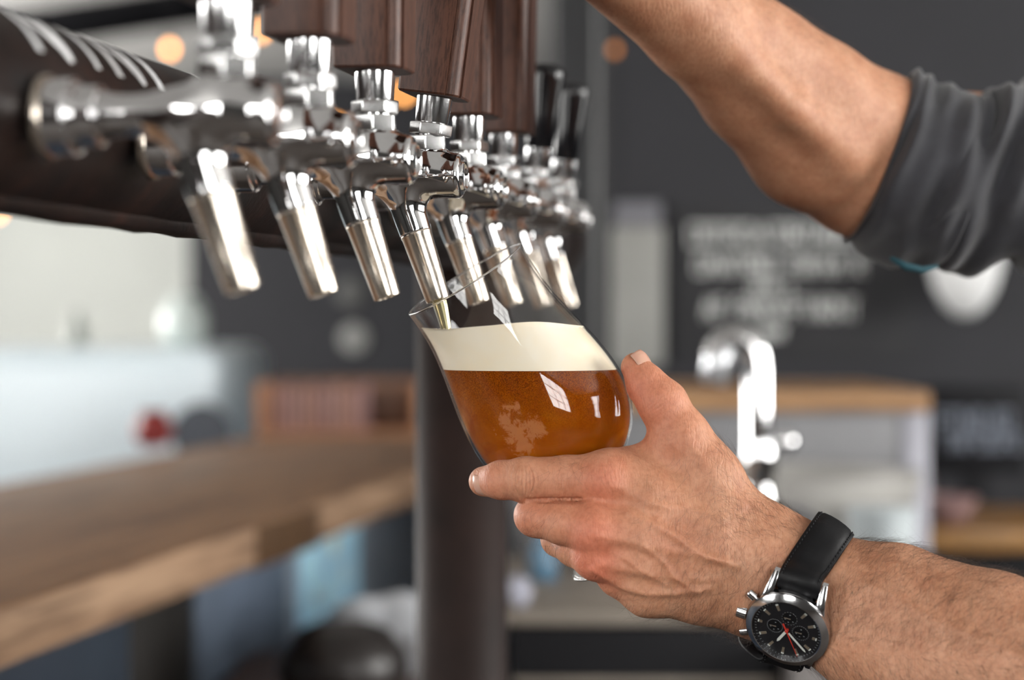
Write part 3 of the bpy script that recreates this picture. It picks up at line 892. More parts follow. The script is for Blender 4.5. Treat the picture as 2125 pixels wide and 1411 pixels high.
def ad2(nt, tc):
    w = nt.nodes.new('ShaderNodeTexNoise'); w.inputs['Scale'].default_value = 60; nt.links.new(tc.outputs['Object'], w.inputs['Vector'])
    a = nt.nodes.new('ShaderNodeVectorMath'); a.operation = 'MULTIPLY_ADD'; nt.links.new(w.outputs['Color'], a.inputs[0]); a.inputs[1].default_value = (.006, .006, .006); nt.links.new(tc.outputs['Object'], a.inputs[2])
    return a.outputs[0]
def skin_mat():
    m, nt, b = new_mat('skin')
    v = mapping(nt)
    n1 = noise(nt, v, 70, 5, .6); n2 = noise(nt, v, 420, 4, .6)
    c1 = ramp(nt, n1, [(.3, (.49, .225, .128)), (.5, (.57, .285, .168)), (.72, (.63, .335, .208))])
    at = nt.nodes.new('ShaderNodeAttribute'); at.attribute_name = 'flush'
    mx = nt.nodes.new('ShaderNodeMixRGB'); nt.links.new(c1, mx.inputs[1]); mx.inputs[2].default_value = (.66, .18, .105, 1)
    ml = nt.nodes.new('ShaderNodeMath'); ml.operation = 'MULTIPLY'; nt.links.new(at.outputs['Fac'], ml.inputs[0]); ml.inputs[1].default_value = .70
    nt.links.new(ml.outputs[0], mx.inputs[0])
    mx2 = nt.nodes.new('ShaderNodeMixRGB'); mx2.blend_type = 'MULTIPLY'; mx2.inputs[0].default_value = .5
    nt.links.new(mx.outputs[0], mx2.inputs[1]); nt.links.new(ramp(nt, n2, [(.35, (.72, .62, .56)), (.58, (1, 1, 1))]), mx2.inputs[2])
    nt.links.new(mx2.outputs[0], b.inputs['Base Color'])
    setp(b, rough=.52, sss=.22, sss_scale=.004, spec=.42); b.inputs['Subsurface Radius'].default_value = (1, .4, .25)
    # fine lines running across the skin, plus pores
    vr = nt.nodes.new('ShaderNodeTexVoronoi'); vr.feature = 'DISTANCE_TO_EDGE'; vr.inputs['Scale'].default_value = 1
    mp = nt.nodes.new('ShaderNodeMapping'); mp.inputs['Scale'].default_value = (1150, 800, 520); mp.inputs['Rotation'].default_value = (0, .5, 0)
    tc = nt.nodes.new('ShaderNodeTexCoord'); nt.links.new(tc.outputs['Object'], mp.inputs[0])
    wv = nt.nodes.new('ShaderNodeTexNoise'); wv.inputs['Scale'].default_value = 300; nt.links.new(tc.outputs['Object'], wv.inputs['Vector'])
    ad = nt.nodes.new('ShaderNodeVectorMath'); ad.operation = 'MULTIPLY_ADD'; nt.links.new(wv.outputs['Color'], ad.inputs[0]); ad.inputs[1].default_value = (1.5, 1.5, 1.5); nt.links.new(mp.outputs[0], ad.inputs[2])
    nt.links.new(ad.outputs[0], vr.inputs['Vector'])
    e = ramp(nt, vr.outputs['Distance'], [(0, (0, 0, 0)), (.16, (1, 1, 1))])
    n_ = bump(nt, None, e, .35, .00012)
    ml2 = nt.nodes.new('ShaderNodeMapping'); ml2.inputs['Rotation'].default_value = (0, -.28, 0); ml2.inputs['Scale'].default_value = (1250, 400, 170)
    nt.links.new(ad2(nt, tc), ml2.inputs[0])
    n_ = bump(nt, None, ramp(nt, noise(nt, ml2.outputs[0], 1, 2, .5), [(.38, (0, 0, 0)), (.55, (1, 1, 1))]), .6, .00022, n_)
    bump(nt, b, noise(nt, v, 1900, 3, .6), .4, .00006, n_)
    return m
M['skin'] = skin_mat()
M['nail'] = simple('fingernail', (.60, .34, .25), .35, coat=.15, sss=.2, sss_scale=.002)

person = empty('person', tuple(P(2300, 1000, 1.0)), label='person reaching in from the right, both forearms bare, dark sleeve rolled to the elbow', cat='person')
PINV = Matrix.Translation(-person.location)
def own(o):
    o.parent = person; o.matrix_parent_inverse = PINV; return o

lo = A(960, 1700, .86); hi = A(2240, 690, 1.03)
HH = .00047
Vh, Qh, Nh = surface_nets(hand_sdf, (float(A(960, 900, .93)[0]), .832, float(A(0, 1640, .93)[2])), (float(A(2260, 0, .90)[0]), 1.025, float(A(0, 700, .93)[2])), HH, 3)
Vh2 = Vh + Nh * front_detail(Vh, Nh)[:, None]
arm_l = own(np_mesh('left_arm', Vh2, Qh, M['skin'], None, {'flush': flush_map(Vh2)}))
arm_l['label'] = 'lower bare forearm and hand'

# ---- nails
def nail(name, c, nrm, along, w, l, curve, th=.0005, parent=None):
    """curved plate: c centre on the skin, nrm outward, along towards the tip"""
    nrm = Vector(nrm).normalized(); along = Vector(along); along = (along - nrm * along.dot(nrm)).normalized(); side = nrm.cross(along)
    vs, fs = [], []; nu, nv = 12, 12
    for lay in (0, 1):
        for i in range(nu + 1):
            for j in range(nv + 1):
                u = -1 + 2 * i / nu; v = -1 + 2 * j / nv
                uu = u * (1 - .16 * max(0, v) ** 3 - .10 * max(0, -v) ** 2)
                ln = v * l / 2 * (1 - .10 * u * u)
                drop = curve * (1 - math.cos(uu * 1.15)) + .0013 * v * v + (.0003 if v > .8 else 0)
                vs.append(Vector(c) + side * (math.sin(uu * 1.15) / math.sin(1.15) * w / 2) + along * ln + nrm * (-drop + (th if lay else 0)))
    n1 = (nu + 1) * (nv + 1)
    for i in range(nu):
        for j in range(nv):
            a = i * (nv + 1) + j; q = (a, a + nv + 1, a + nv + 2, a + 1)
            fs.append(tuple(n1 + k for k in q)); fs.append(q[::-1])
    rim = [i * (nv + 1) for i in range(nu + 1)] + [nu * (nv + 1) + j for j in range(1, nv + 1)] + [i * (nv + 1) + nv for i in range(nu - 1, -1, -1)] + [j for j in range(nv - 1, 0, -1)]
    for a, b in zip(rim, rim[1:] + rim[:1]): fs.append((a, b, n1 + b, n1 + a))
    o = mesh_obj(name, vs, fs, M['nail']); own(o); return o
def on_skin(px, py, d0=.90):
    """march from the camera side onto the hand surface along +y"""
    q = A(px, py, d0); dirv = np.array(P(px, py, 1.0) - P(px, py, .9), np.float32); dirv /= np.linalg.norm(dirv)
    for _ in range(80):
        d = float(hand_sdf(q[None])[0])
        if abs(d) < 2e-5: break
        q = q + dirv * d * .9
    _, g = sdf_grad(hand_sdf, q[None], .0004); return q, g[0] / np.linalg.norm(g[0])
def surf_out(px, py, d, n):
    n = np.array(n, np.float32); n /= np.linalg.norm(n); q = A(px, py, d) + n * .003
    for _ in range(60):
        e = float(hand_sdf(q[None])[0])
        if abs(e) < 1e-5: break
        q = q - n * e * .9
    return Vector(q.tolist()), Vector(n.tolist())
q, n_ = surf_out(1320, 761, .9525, (.66, -.60, .46))
nail('fingernail', q + n_ * -.0001, n_, Vector((P(1310, 725, .953) - P(1345, 785, .9515))), .0108, .0125, .0036)
q, n_ = surf_out(1010, 1000, .9490, (-.66, -.66, -.34))
nail('fingernail', q + n_ * -.0001, n_, Vector((-.60, .60, .02)), .0100, .0100, .0036)

# ---- arm and hand hair
M['hair'] = simple('arm_hair', (.040, .022, .014), .5)
def hairs(name, V, N, dens, length, flow, n_max, r=.000042, seed=3, curl=.35, mat=None, lift=.42):
    rng = np.random.default_rng(seed)
    w = dens(V, N); w = w / w.sum()
    pick = rng.choice(len(V), n_max, p=w)
    root = V[pick]; nn = N[pick]
    fl = flow(root)
    fl = fl - nn * (fl * nn).sum(1)[:, None]; fl /= np.maximum(np.linalg.norm(fl, axis=1), 1e-6)[:, None]
    sd = np.cross(nn, fl)
    ang = rng.normal(0, curl, n_max)[:, None]
    t = fl * np.cos(ang) + sd * np.sin(ang); sd = np.cross(nn, t)
    L = length * rng.uniform(.5, 1.15, n_max)[:, None]
    lf = lift * rng.uniform(.5, 1.5, n_max)[:, None]; cv = rng.normal(0, .75, n_max)[:, None]
    SEG = 6; rings = []
    for i in range(SEG):
        s = i / (SEG - 1)
        c = root + t * L * s + nn * L * lf * (s - .75 * s * s) + sd * L * cv * s * s - nn * .0001
        rad = r * (1 - .75 * s)
        for k in range(3):
            a = 2 * PI * k / 3
            rings.append(c + (nn * math.cos(a) + sd * math.sin(a)) * rad)
    R = np.stack(rings, 1).reshape(n_max, SEG, 3, 3)
    Vv = R.reshape(-1, 3); faces = []
    b = (np.arange(n_max) * SEG * 3)[:, None]
    for i in range(SEG - 1):
        for k in range(3):
            k2 = (k + 1) % 3
            faces.append(b + np.array([[i * 3 + k, i * 3 + k2, (i + 1) * 3 + k2, (i + 1) * 3 + k]]))
    o = np_mesh(name, Vv, np.concatenate(faces), mat or M['hair']); own(o); o['kind'] = 'stuff'
    return o
wr = A(1640, 1210, .94)
def dens_l(V, N):
    x, z = V[:, 0], V[:, 2]
    px = x / .925 * F + W / 2; pz = H_ / 2 - 32.5 - (z - CAMZ) / .925 * F
    w = np.zeros(len(V))
    back = N[:, 1] < .35
    # back of the hand: denser towards the little-finger side and wrist
    hand = (px > 1300) & (px < 1690)
    w += hand * np.clip((px - 1290) / 200, 0, 1) * (.35 + .9 * np.clip((pz - 1000) / 230, 0, 1))
    w += (px >= 1690) * 1.0
    w += .45 * np.exp(-(((px - 1170) / 40) ** 2 + ((pz - 965) / 16) ** 2)) + .55 * np.exp(-(((px - 1120) / 30) ** 2 + ((pz - 1075) / 25) ** 2))
    w += .5 * np.exp(-(((px - 1165) / 25) ** 2 + ((pz - 1130) / 18) ** 2))
    w *= back; w *= px < 2290
    w *= ~((px > 1300) & (pz < 940) & (px < 1480))
    # none under the strap
    a = (px - 1645) * .92 + (pz - 1207) * .39
    w *= ~(np.abs(a - 30) < 46)
    return w + 1e-9
def flow_l(p):
    f = np.zeros_like(p); px = p[:, 0] / .925 * F + W / 2
    f[:, 0] = np.where(px > 1690, .55, -.35); f[:, 2] = np.where(px > 1690, .55, -.85)
    pz = H_ / 2 - 32.5 - (p[:, 2] - CAMZ) / .925 * F
    up_ = (px > 1500) & (pz < 1120)
    f[:, 0] = np.where(up_, -.9, f[:, 0]); f[:, 2] = np.where(up_, .5, f[:, 2])
    lowr = (px > 1690) & (pz > 1330); f[:, 2] = np.where(lowr, -.5, f[:, 2])
    return f
hairs('arm_hair', Vh2, Nh, dens_l, .0125, flow_l, 7500, r=.000036, seed=5)

# ---- the far arm: elbow right, hand on the tap handle above the frame
D2 = 1.13
ARM2_A = [(1045, -270, .985, 20), (1200, -170, 1.01, 21), (1440, 15, 1.06, 23.5), (1580, 140, 1.10, 28), (1700, 265, 1.13, 38.5), (1815, 315, 1.15, 42), (1900, 335, 1.16, 42), (2200, 360, 1.19, 46), (2560, 330, 1.22, 54)]
ARM2_B = [(1040, -250, .985, 20), (1220, -110, 1.01, 19), (1440, 70, 1.06, 22), (1560, 190, 1.10, 27), (1680, 305, 1.13, 31), (1780, 375, 1.15, 28), (1900, 380, 1.16, 38)]
def hpt(n, z, y=0):
    """point on the pouring tap's leaning handle, in world space"""
    v = RM3 @ (lean_mat(7.5) @ Vector((n, y, z))); return np.array(v, np.float32)
def arm2_sdf(p):
    d = smin(chain(p, ARM2_A, .008), chain(p, ARM2_B, .008), .02)
    d = smin(d, chain(p, [(1560, 70, 1.085, 19), (1690, 190, 1.115, 27), (1800, 270, 1.14, 30)], .01), .016)
    # ridges of tendon along the inner forearm
    d = smin(d, chain(p, [(1360, -40, 1.026, 4), (1500, 90, 1.046, 5), (1640, 225, 1.072, 6), (1760, 330, 1.10, 6)], .005), .016)
    # fist
    palm = smin(rc(p, hpt(-.002, .165, .030), hpt(-.006, .115, .030), .021, .019), rc(p, A(1045, -270, .985), hpt(-.004, .140, .034), .022, .024), .02)
    f = None
    for i, z in enumerate((.172, .152, .132, .113)):
        r = .0100 - .0006 * i
        js = [hpt(.012, z, .026), hpt(.010, z, -.020), hpt(-.020, z - .001, -.029), hpt(-.041, z - .002, -.022), hpt(-.044, z - .002, -.004), hpt(-.040, z - .002, .010)]
        c = None
        for a, b in zip(js[:-1], js[1:]):
            e = rc(p, a, b, r, r * .97); c = e if c is None else smin(c, e, .002)
        f = c if f is None else np.minimum(f, c)
    d = smin(d, smin(palm, f, .004), .014)
    th = smin(rc(p, hpt(.004, .165, .038), hpt(-.026, .190, .032), .013, .011), rc(p, hpt(-.026, .190, .032), hpt(-.044, .196, .004), .0105, .009), .003)
    return smin(d, th, .008)
b0 = A(700, 700, 1.1)
V2, Q2, N2 = surface_nets(arm2_sdf, (-.10, .86, float(A(0, 520, 1.15)[2])), (float(A(2480, 0, 1.15)[0]), 1.30, 1.56), .0013, 2)
arm_r = own(np_mesh('right_arm', V2, Q2, M['skin'], None, {'flush': np.zeros(len(V2))}))
arm_r['label'] = 'upper bare forearm, elbow bent'
def dens_r(V, N):
    px = V[:, 0] / 1.08 * F + W / 2; pz = H_ / 2 - 32.5 - (V[:, 2] - CAMZ) / 1.08 * F
    up_ = N[:, 2] > .2
    return (up_ * (px > 1350) * (px < 1860) * (.4 + .6 * (px < 1720))) + 1e-9
def flow_r(p):
    f = np.zeros_like(p); f[:, 0] = .8; f[:, 2] = .2; return f
hairs('arm_hair', V2, N2, dens_r, .012, flow_r, 700, r=.00005, seed=9, mat=simple('light_arm_hair', (.10, .05, .03), .5))

# ---- rolled sleeve
def cloth_mat():
    m, nt, b = new_mat('dark_grey_shirt_cloth')
    v = mapping(nt, rot=(0, .3, 0)); f = noise(nt, v, 900, 3, .6); f2 = noise(nt, v, 45, 4, .6)
    nt.links.new(ramp(nt, f2, [(.3, (.023, .023, .028)), (.7, (.037, .038, .046))]), b.inputs['Base Color'])
    setp(b, rough=.85, sheen=.25); bump(nt, b, f, .5, .0003); return m
M['cloth'] = cloth_mat()
def sleeve_part(name, stations, mat, folds=1.0, seed=1, n=120, m=70, thick=.0016, label=None):
    """stations: (top px, top py, bottom px, bottom py, depth, depth half-extent m)"""
    rng = np.random.default_rng(seed)
    keys = np.array([[*A(a, b, d), *A(c, e, d), r] for (a, b, c, e, d, r) in stations])
    cur = np.array(smooth_path(keys, max(2, m // (len(stations) - 1)))); N = len(cur)
    ph = rng.uniform(0, 6.28, 12)
    vs, fs = [], []
    for lay in (0, 1):
        for i in range(N):
            T, Bt, r = cur[i, :3], cur[i, 3:6], cur[i, 6]; c = (T + Bt) / 2; hv = (T - Bt) / 2; s = i / (N - 1)
            hl = np.linalg.norm(hv)
            for k in range(n):
                a = 2 * PI * k / n
                fo = folds * (.0022 * math.sin(a * 3 + s * 9 + ph[0]) + .0026 * math.sin(a * 2 - s * 17 + ph[1]) + .0014 * math.sin(a * 5 + s * 26 + ph[2]) + .0018 * math.sin(s * 34 + 2.2 * math.sin(a + ph[3]) + ph[4]))
                e = 1 + (fo - (thick if lay else 0)) / hl
                vs.append(c + hv * math.cos(a) * e + np.array([0, -1, 0]) * r * math.sin(a) * (1 + (fo - (thick if lay else 0)) / r))
    L = N * n
    for i in range(N - 1):
        for k in range(n):
            k2 = (k + 1) % n; q = (i * n + k, (i + 1) * n + k, (i + 1) * n + k2, i * n + k2)
            fs.append(q[::-1]); fs.append(tuple(L + j for j in q))
    for k in range(n):
        k2 = (k + 1) % n
        fs.append((k, k2, L + k2, L + k)); e = (N - 1) * n; fs.append((e + k2, e + k, L + e + k, L + e + k2))
    o = mesh_obj(name, vs, fs, mat); own(o)
    if label: o['label'] = label
    return o
sleeve_part('sleeve_cuff', [(1886, 152, 1768, 478, 1.15, .050), (1925, 160, 1762, 512, 1.152, .054), (1975, 180, 1850, 548, 1.155, .056), (2035, 196, 1930, 556, 1.158, .055), (2052, 205, 1955, 545, 1.16, .050)], M['cloth'], .55, 4, m=90, thick=.004, label='rolled-up cuff')
sleeve_part('shirt_sleeve', [(1990, 205, 1870, 535, 1.155, .050), (2040, 192, 1960, 548, 1.16, .055), (2090, 180, 2040, 552, 1.17, .060), (2180, 150, 2160, 570, 1.19, .066), (2330, 100, 2330, 610, 1.21, .075), (2560, 20, 2560, 690, 1.24, .085)], M['cloth'], 1.5, 8, m=120)
M['teal'] = simple('teal_lining', (.01, .06, .08), .8)
cl = tube('cuff_lining', [tuple(P(1848, 535, 1.10)), tuple(P(1880, 553, 1.10)), tuple(P(1915, 560, 1.105)), tuple(P(1945, 552, 1.11))], [.0012, .0022, .002, .001], M['teal']); own(cl)
cl['label'] = 'teal inner lining of the cuff'
sleeve_part('shirt_sleeve', [(2310, 1290, 2230, 1790, .872, .052), (2360, 1290, 2270, 1830, .868, .058), (2560, 1380, 2400, 1900, .85, .06), (2800, 1500, 2660, 1980, .83, .065)], M['cloth'], 1.2, 12, m=50, thick=.004)
# ================================================================== wristwatch
wn = Vector((-.40, -.80, -.45)).normalized()
wx = Vector((-.93, .2625, .36)); wx = (wx - wn * wx.dot(wn)).normalized()
wx = Matrix.Rotation(math.radians(5), 3, wn) @ wx
wy = wn.cross(wx)
wc = P(1634, 1306, .9135)
WM = Matrix((wx, wy, wn)).transposed().to_4x4(); WM.translation = wc       # z = 0 at the dial
watch = empty('wristwatch', (0, 0, 0), label='steel chronograph wristwatch with black dial and black leather strap, worn on the lower wrist', cat='watch')
watch.matrix_world = WM
M['steelw'] = simple('polished_watch_steel', (.80, .80, .82), .12, 1)
M['dial'] = simple('black_dial', (.008, .008, .010), .35)
M['lume'] = simple('pale_lume', (.62, .64, .60), .4)
M['gold'] = simple('warm_index_metal', (.50, .42, .32), .3, .8)
M['red'] = simple('red_second_hand', (.55, .035, .02), .4)
M['print'] = simple('dial_print', (.35, .38, .40), .5)
mm = .001
R_D, R_B = 16.2 * mm, 19.6 * mm
lathe('case', [(0, -.0085), (.0160, -.0085), (.0178, -.0078), (.0190, -.0062), (.0194, -.0035), (.0194, -.0012), (.0188, -.0006), (.0165, -.0004), (0, -.0004)], M['steelw'], watch, 96, None, 30)
lathe('bezel', [(.0190, -.0006), (.0197, -.0003), (.0197, .0006), (.0192, .0010), (.0166, .0024), (.0162, .0023), (.0162, .0002), (.0165, -.0003)], M['steelw'], watch, 96, None, 25, closed=True)
lathe('dial', [(0, -.0001), (R_D, -.0001), (R_D, .0002), (0, .0002)], M['dial'], watch, 96)
def flat(name, polys, z0, z1, mat):
    bm = bmesh.new()
    for poly in polys:
        a = [bm.verts.new((x, y, z0)) for x, y in poly]; b = [bm.verts.new((x, y, z1)) for x, y in poly]
        bm.faces.new(a[::-1]); bm.faces.new(b); n = len(poly)
        for k in range(n): bm.faces.new([a[k], a[(k + 1) % n], b[(k + 1) % n], b[k]])
    return bm_obj(name, bm, mat, watch)
def barp(ang, r0, r1, w0, w1=None):
    w1 = w0 if w1 is None else w1; d = (math.sin(ang), math.cos(ang)); n = (d[1], -d[0])
    return [(d[0] * r0 - n[0] * w0 / 2, d[1] * r0 - n[1] * w0 / 2), (d[0] * r1 - n[0] * w1 / 2, d[1] * r1 - n[1] * w1 / 2),
            (d[0] * r1 + n[0] * w1 / 2, d[1] * r1 + n[1] * w1 / 2), (d[0] * r0 + n[0] * w0 / 2, d[1] * r0 + n[1] * w0 / 2)]
for h in range(12):
    a = h * PI / 6
    if h == 6: continue
    r0 = 10.6 if h not in (3, 9) else 12.0
    ix = flat('hour_marker', [barp(a, r0 * mm, 13.2 * mm, 1.05 * mm, 1.25 * mm)], .0002, .0006, M['gold'])
    flat('hour_tip', [barp(a, 13.5 * mm, 14.1 * mm, 1.3 * mm)], .0002, .0006, M['lume']).parent = watch
flat('minute_track', [barp(k * PI / 30, 14.7 * mm, (15.9 if k % 5 == 0 else 15.5) * mm, .14 * mm) for k in range(60)], .0002, .0003, M['print'])
def ringdots(cx, cy, r, n, s):
    return [[(cx + r * math.cos(2 * PI * k / n) + s * math.cos(q), cy + r * math.sin(2 * PI * k / n) + s * math.sin(q)) for q in (0, PI / 2, PI, 3 * PI / 2)] for k in range(n)]
for (cx, cy, r, n) in ((5.9, .0, 3.7, 30), (-6.3, -.6, 3.9, 24), (0, -6.6, 3.6, 16)):
    cx *= mm; cy *= mm; r *= mm
    lathe('subdial', [(0, .00018), (r * .86, .00018), (r * .93, .00032), (r * .96, .00020)], M['dial'], watch, 48, Matrix.Translation((cx, cy, 0)))
    pr = ringdots(cx, cy, r, n, .15 * mm) + [[(cx + u * mm, cy + v * mm) for u, v in ((a - .3, b - .12), (a + .3, b - .12), (a + .3, b + .12), (a - .3, b + .12))] for a, b in ((-1.8, 1.2), (1.9, .9), (0, -2.0), (.2, 2.1))]
    flat('subdial_print', pr, .00034, .00042, M['print'])
    flat('subdial_hand', [[(cx - .6 * mm, cy - .2 * mm), (cx + 2.5 * mm, cy + .1 * mm), (cx + 2.5 * mm, cy + .35 * mm), (cx - .6 * mm, cy + .3 * mm)]], .00048, .00058, M['gold'])
def toang(ix, iy):
    """dial angle of an image direction"""
    B = np.array([[wx.x, wy.x], [-wx.z, -wy.z]]); s = np.linalg.solve(B, np.array([ix, iy])); return math.atan2(s[0], s[1])
ah = toang(-90, 130); am = toang(190, 215); as_ = toang(150, 330)
flat('hour_hand', [barp(ah, 1.2 * mm, 7.2 * mm, 1.3 * mm), barp(ah, 7.2 * mm, 8.4 * mm, 1.3 * mm, .2 * mm)], .0009, .0011, M['lume'])
flat('minute_hand', [barp(am, 1.4 * mm, 12.2 * mm, .9 * mm), barp(am, 12.2 * mm, 13.4 * mm, .9 * mm, .2 * mm)], .0012, .0014, M['lume'])
flat('second_hand', [barp(as_, -4.2 * mm, 1 * mm, .8 * mm, .6 * mm), barp(as_, 1 * mm, 14.0 * mm, .5 * mm, .18 * mm)], .0015, .0017, M['red'])
lathe('hand_pinion', [(.0008, .0003), (.0008, .0018), (.0005, .0020), (0, .0020)], M['red'], watch, 24)
def crystal_mat():
    m = bpy.data.materials.new('watch_crystal'); m.use_nodes = True; nt = m.node_tree; nt.nodes.clear()
    o = nt.nodes.new('ShaderNodeOutputMaterial'); t = nt.nodes.new('ShaderNodeBsdfTransparent'); g = nt.nodes.new('ShaderNodeBsdfGlossy'); g.inputs['Roughness'].default_value = .02
    lw = nt.nodes.new('ShaderNodeLayerWeight'); pw = nt.nodes.new('ShaderNodeMath'); pw.operation = 'POWER'; nt.links.new(lw.outputs['Facing'], pw.inputs[0]); pw.inputs[1].default_value = 5; f = nt.nodes.new('ShaderNodeMath'); f.operation = 'MULTIPLY_ADD'; nt.links.new(pw.outputs[0], f.inputs[0]); f.inputs[1].default_value = .8; f.inputs[2].default_value = .02; x = nt.nodes.new('ShaderNodeMixShader')
    nt.links.new(f.outputs[0], x.inputs[0]); nt.links.new(t.outputs[0], x.inputs[1]); nt.links.new(g.outputs[0], x.inputs[2]); nt.links.new(x.outputs[0], o.inputs[0]); return m
lathe('crystal', [(.0162, .0020), (.0161, .0023), (.010, .0026), (0, .0027)], crystal_mat(), watch, 64)
# lugs
for sx in (-1, 1):
    for sy in (-1, 1):
        vs, fs = [], []; N = 14
        for i in range(N):
            s = i / (N - 1); y = sy * (.0118 + .0128 * s); z = -.0012 - .0068 * s ** 1.6; w = .0026 * (1 - .52 * s); hgt = .0066 * (1 - .55 * s)
            xx = sx * (.0128 - .0014 * s)
            sec = [(-w, -.4), (-w, .42), (-w * .6, .5), (w * .6, .5), (w, .40), (w, -.4)]
            for (u, t) in sec: vs.append((xx + u, y, z - hgt * .35 + t * hgt))
        k6 = 6
        for i in range(N - 1):
            for k in range(k6):
                k2 = (k + 1) % k6; fs.append((i * k6 + k, i * k6 + k2, (i + 1) * k6 + k2, (i + 1) * k6 + k))
        fs.append(tuple(range(k6))); fs.append(tuple((N - 1) * k6 + k for k in range(k6)))
        bm = bmesh.new(); bv = [bm.verts.new(v) for v in vs]
        for f in fs: bm.faces.new([bv[j] for j in f])
        bm_obj('lug', bm, M['steelw'], watch, angle=40)
for ang, r, L, nm in ((PI / 2, .0034, .0048, 'crown'), (PI / 2 - .50, .0021, .0052, 'pusher'), (PI / 2 + .50, .0021, .0052, 'pusher')):
    d = Vector((math.sin(ang), math.cos(ang), 0)); o0 = d * .0188 + Vector((0, 0, -.0024))
    if nm == 'crown':
        n = 24; pr = [(.0016, 0), (.0016, .0012), (r, .0014), (r, L + .0010), (r * .8, L + .0016), (0, L + .0018)]
        o = lathe(nm, pr, M['steelw'], watch, 96, frame_to(d, o0), 30)
        for v in o.data.vertices:                 # coin-edge knurling
            q = frame_to(d, o0).inverted() @ v.co
            if .0013 < q.z < L + .0012:
                a = math.atan2(q.y, q.x); rr = math.hypot(q.x, q.y); s = 1 + .03 * math.cos(16 * a) if rr > .002 else 1
                v.co = frame_to(d, o0) @ Vector((q.x * s, q.y * s, q.z))
    else:
        lathe(nm, [(.0011, 0), (.0011, .0016), (r, .0018), (r, L), (r * .85, L + .0005), (0, L + .0006)], M['steelw'], watch, 40, frame_to(d, o0), 30)

# ---- strap around the wrist
def leather_mat():
    m, nt, b = new_mat('black_leather')
    v = mapping(nt); f = noise(nt, v, 500, 5, .65); f2 = noise(nt, v, 120, 3, .6)
    setp(b, color=(.004, .004, .005), rough=.45, spec=.25)
    nt.links.new(ramp(nt, f2, [(.3, (.38, .38, .38)), (.7, (.6, .6, .6))]), b.inputs['Roughness'])
    bump(nt, b, f, .45, .00025); return m
M['leather'] = leather_mat()
M['stitch'] = simple('black_stitching', (.012, .012, .014), .8)
Cw = np.array(P(1656, 1211, .943)); PN = np.array([.83, -.20, -.55]); PN /= np.linalg.norm(PN)
def wsurf(direction, off, sh=0.0):
    q = (Cw + PN * sh).astype(np.float32); direction = direction / np.linalg.norm(direction)
    q = q + direction.astype(np.float32) * .004
    for _ in range(120):
        d = float(hand_sdf(q[None].astype(np.float32))[0]) - off
        if abs(d) < 1e-5: break
        q = q - direction.astype(np.float32) * d * .8
    return q.astype(float)
lugA = np.array(WM @ Vector((0, -.0180, -.0064))); lugB = np.array(WM @ Vector((0, .0235, -.0078)))
Cw = Cw + PN * ((np.array(P(1730, 1095, .945)) - Cw) @ PN)
def inplane(v): v = v - PN * (v @ PN); return v / np.linalg.norm(v)
e1 = inplane(lugA - Cw); e2 = np.cross(PN, e1)
if e2[2] < 0 and e2[1] < 0: e2 = -e2
# angle runs from lug A over the top, behind, to lug B
tb = math.atan2((inplane(lugB - Cw)) @ e2, (inplane(lugB - Cw)) @ e1)
top = inplane(np.array(P(1733, 1095, .945)) - Cw); tt = math.atan2(top @ e2, top @ e1)
sgn = 1 if tt > 0 else -1
end = tb if tb * sgn > 0 else tb + sgn * 2 * PI
if abs(end) < 2.0: end += sgn * 2 * PI
NS = 90; path = []
for i in range(NS + 1):
    th = end * i / NS
    dr = e1 * math.cos(th) + e2 * math.sin(th)
    rmax = max(float((wsurf(dr, .0016, s_) - Cw) @ dr) for s_ in (-.009, -.0045, 0, .0045, .009))
    path.append(Cw + dr * rmax)
path = np.array(path)
wid = []
for i in range(NS + 1):
    s = i / NS; w0 = np.array(wx) * -1; bl = max(0, 1 - s * 7) + max(0, 1 - (1 - s) * 7)
    w = w0 * bl + PN * (1 - bl); wid.append(w / np.linalg.norm(w))
wid = np.array(wid)
def lp(y, z): return np.array(WM @ Vector((0, y, z)))
headA = [lp(-.0168, -.0066), lp(-.0200, -.0050), lp(-.0240, -.0052), lp(-.0275, -.0072)]
headB = [lp(.0275, -.0080), lp(.0240, -.0056), lp(.0200, -.0052), lp(.0168, -.0066)]
core = [p for i, p in enumerate(path) if i % 3 == 0 and np.linalg.norm(p - headA[-1]) > .0075 and np.linalg.norm(p - headB[0]) > .0075 and 4 < i < NS - 4]
dense = np.array(smooth_path(headA + core + headB, 12))
ln = np.concatenate([[0], np.cumsum(np.linalg.norm(np.diff(dense, axis=0), axis=1))])
tgt = np.linspace(0, ln[-1], NS + 1)
path = np.stack([np.interp(tgt, ln, dense[:, k]) for k in range(3)], 1)
for _ in range(4):
    pp = path.copy(); path[2:-2] = (pp[:-4] + 2 * pp[1:-3] + 3 * pp[2:-2] + 2 * pp[3:-1] + pp[4:]) / 9
wid = []
for i in range(NS + 1):
    s = i / NS; sm = lambda x: (lambda y: y * y * (3 - 2 * y))(min(1, max(0, x)))
    bl = max(1 - sm((s - .06) / .20), 1 - sm((1 - s - .06) / .20))
    w = -np.array(wx) * bl + PN * (1 - bl); wid.append(w / np.linalg.norm(w))
wid = np.array(wid)
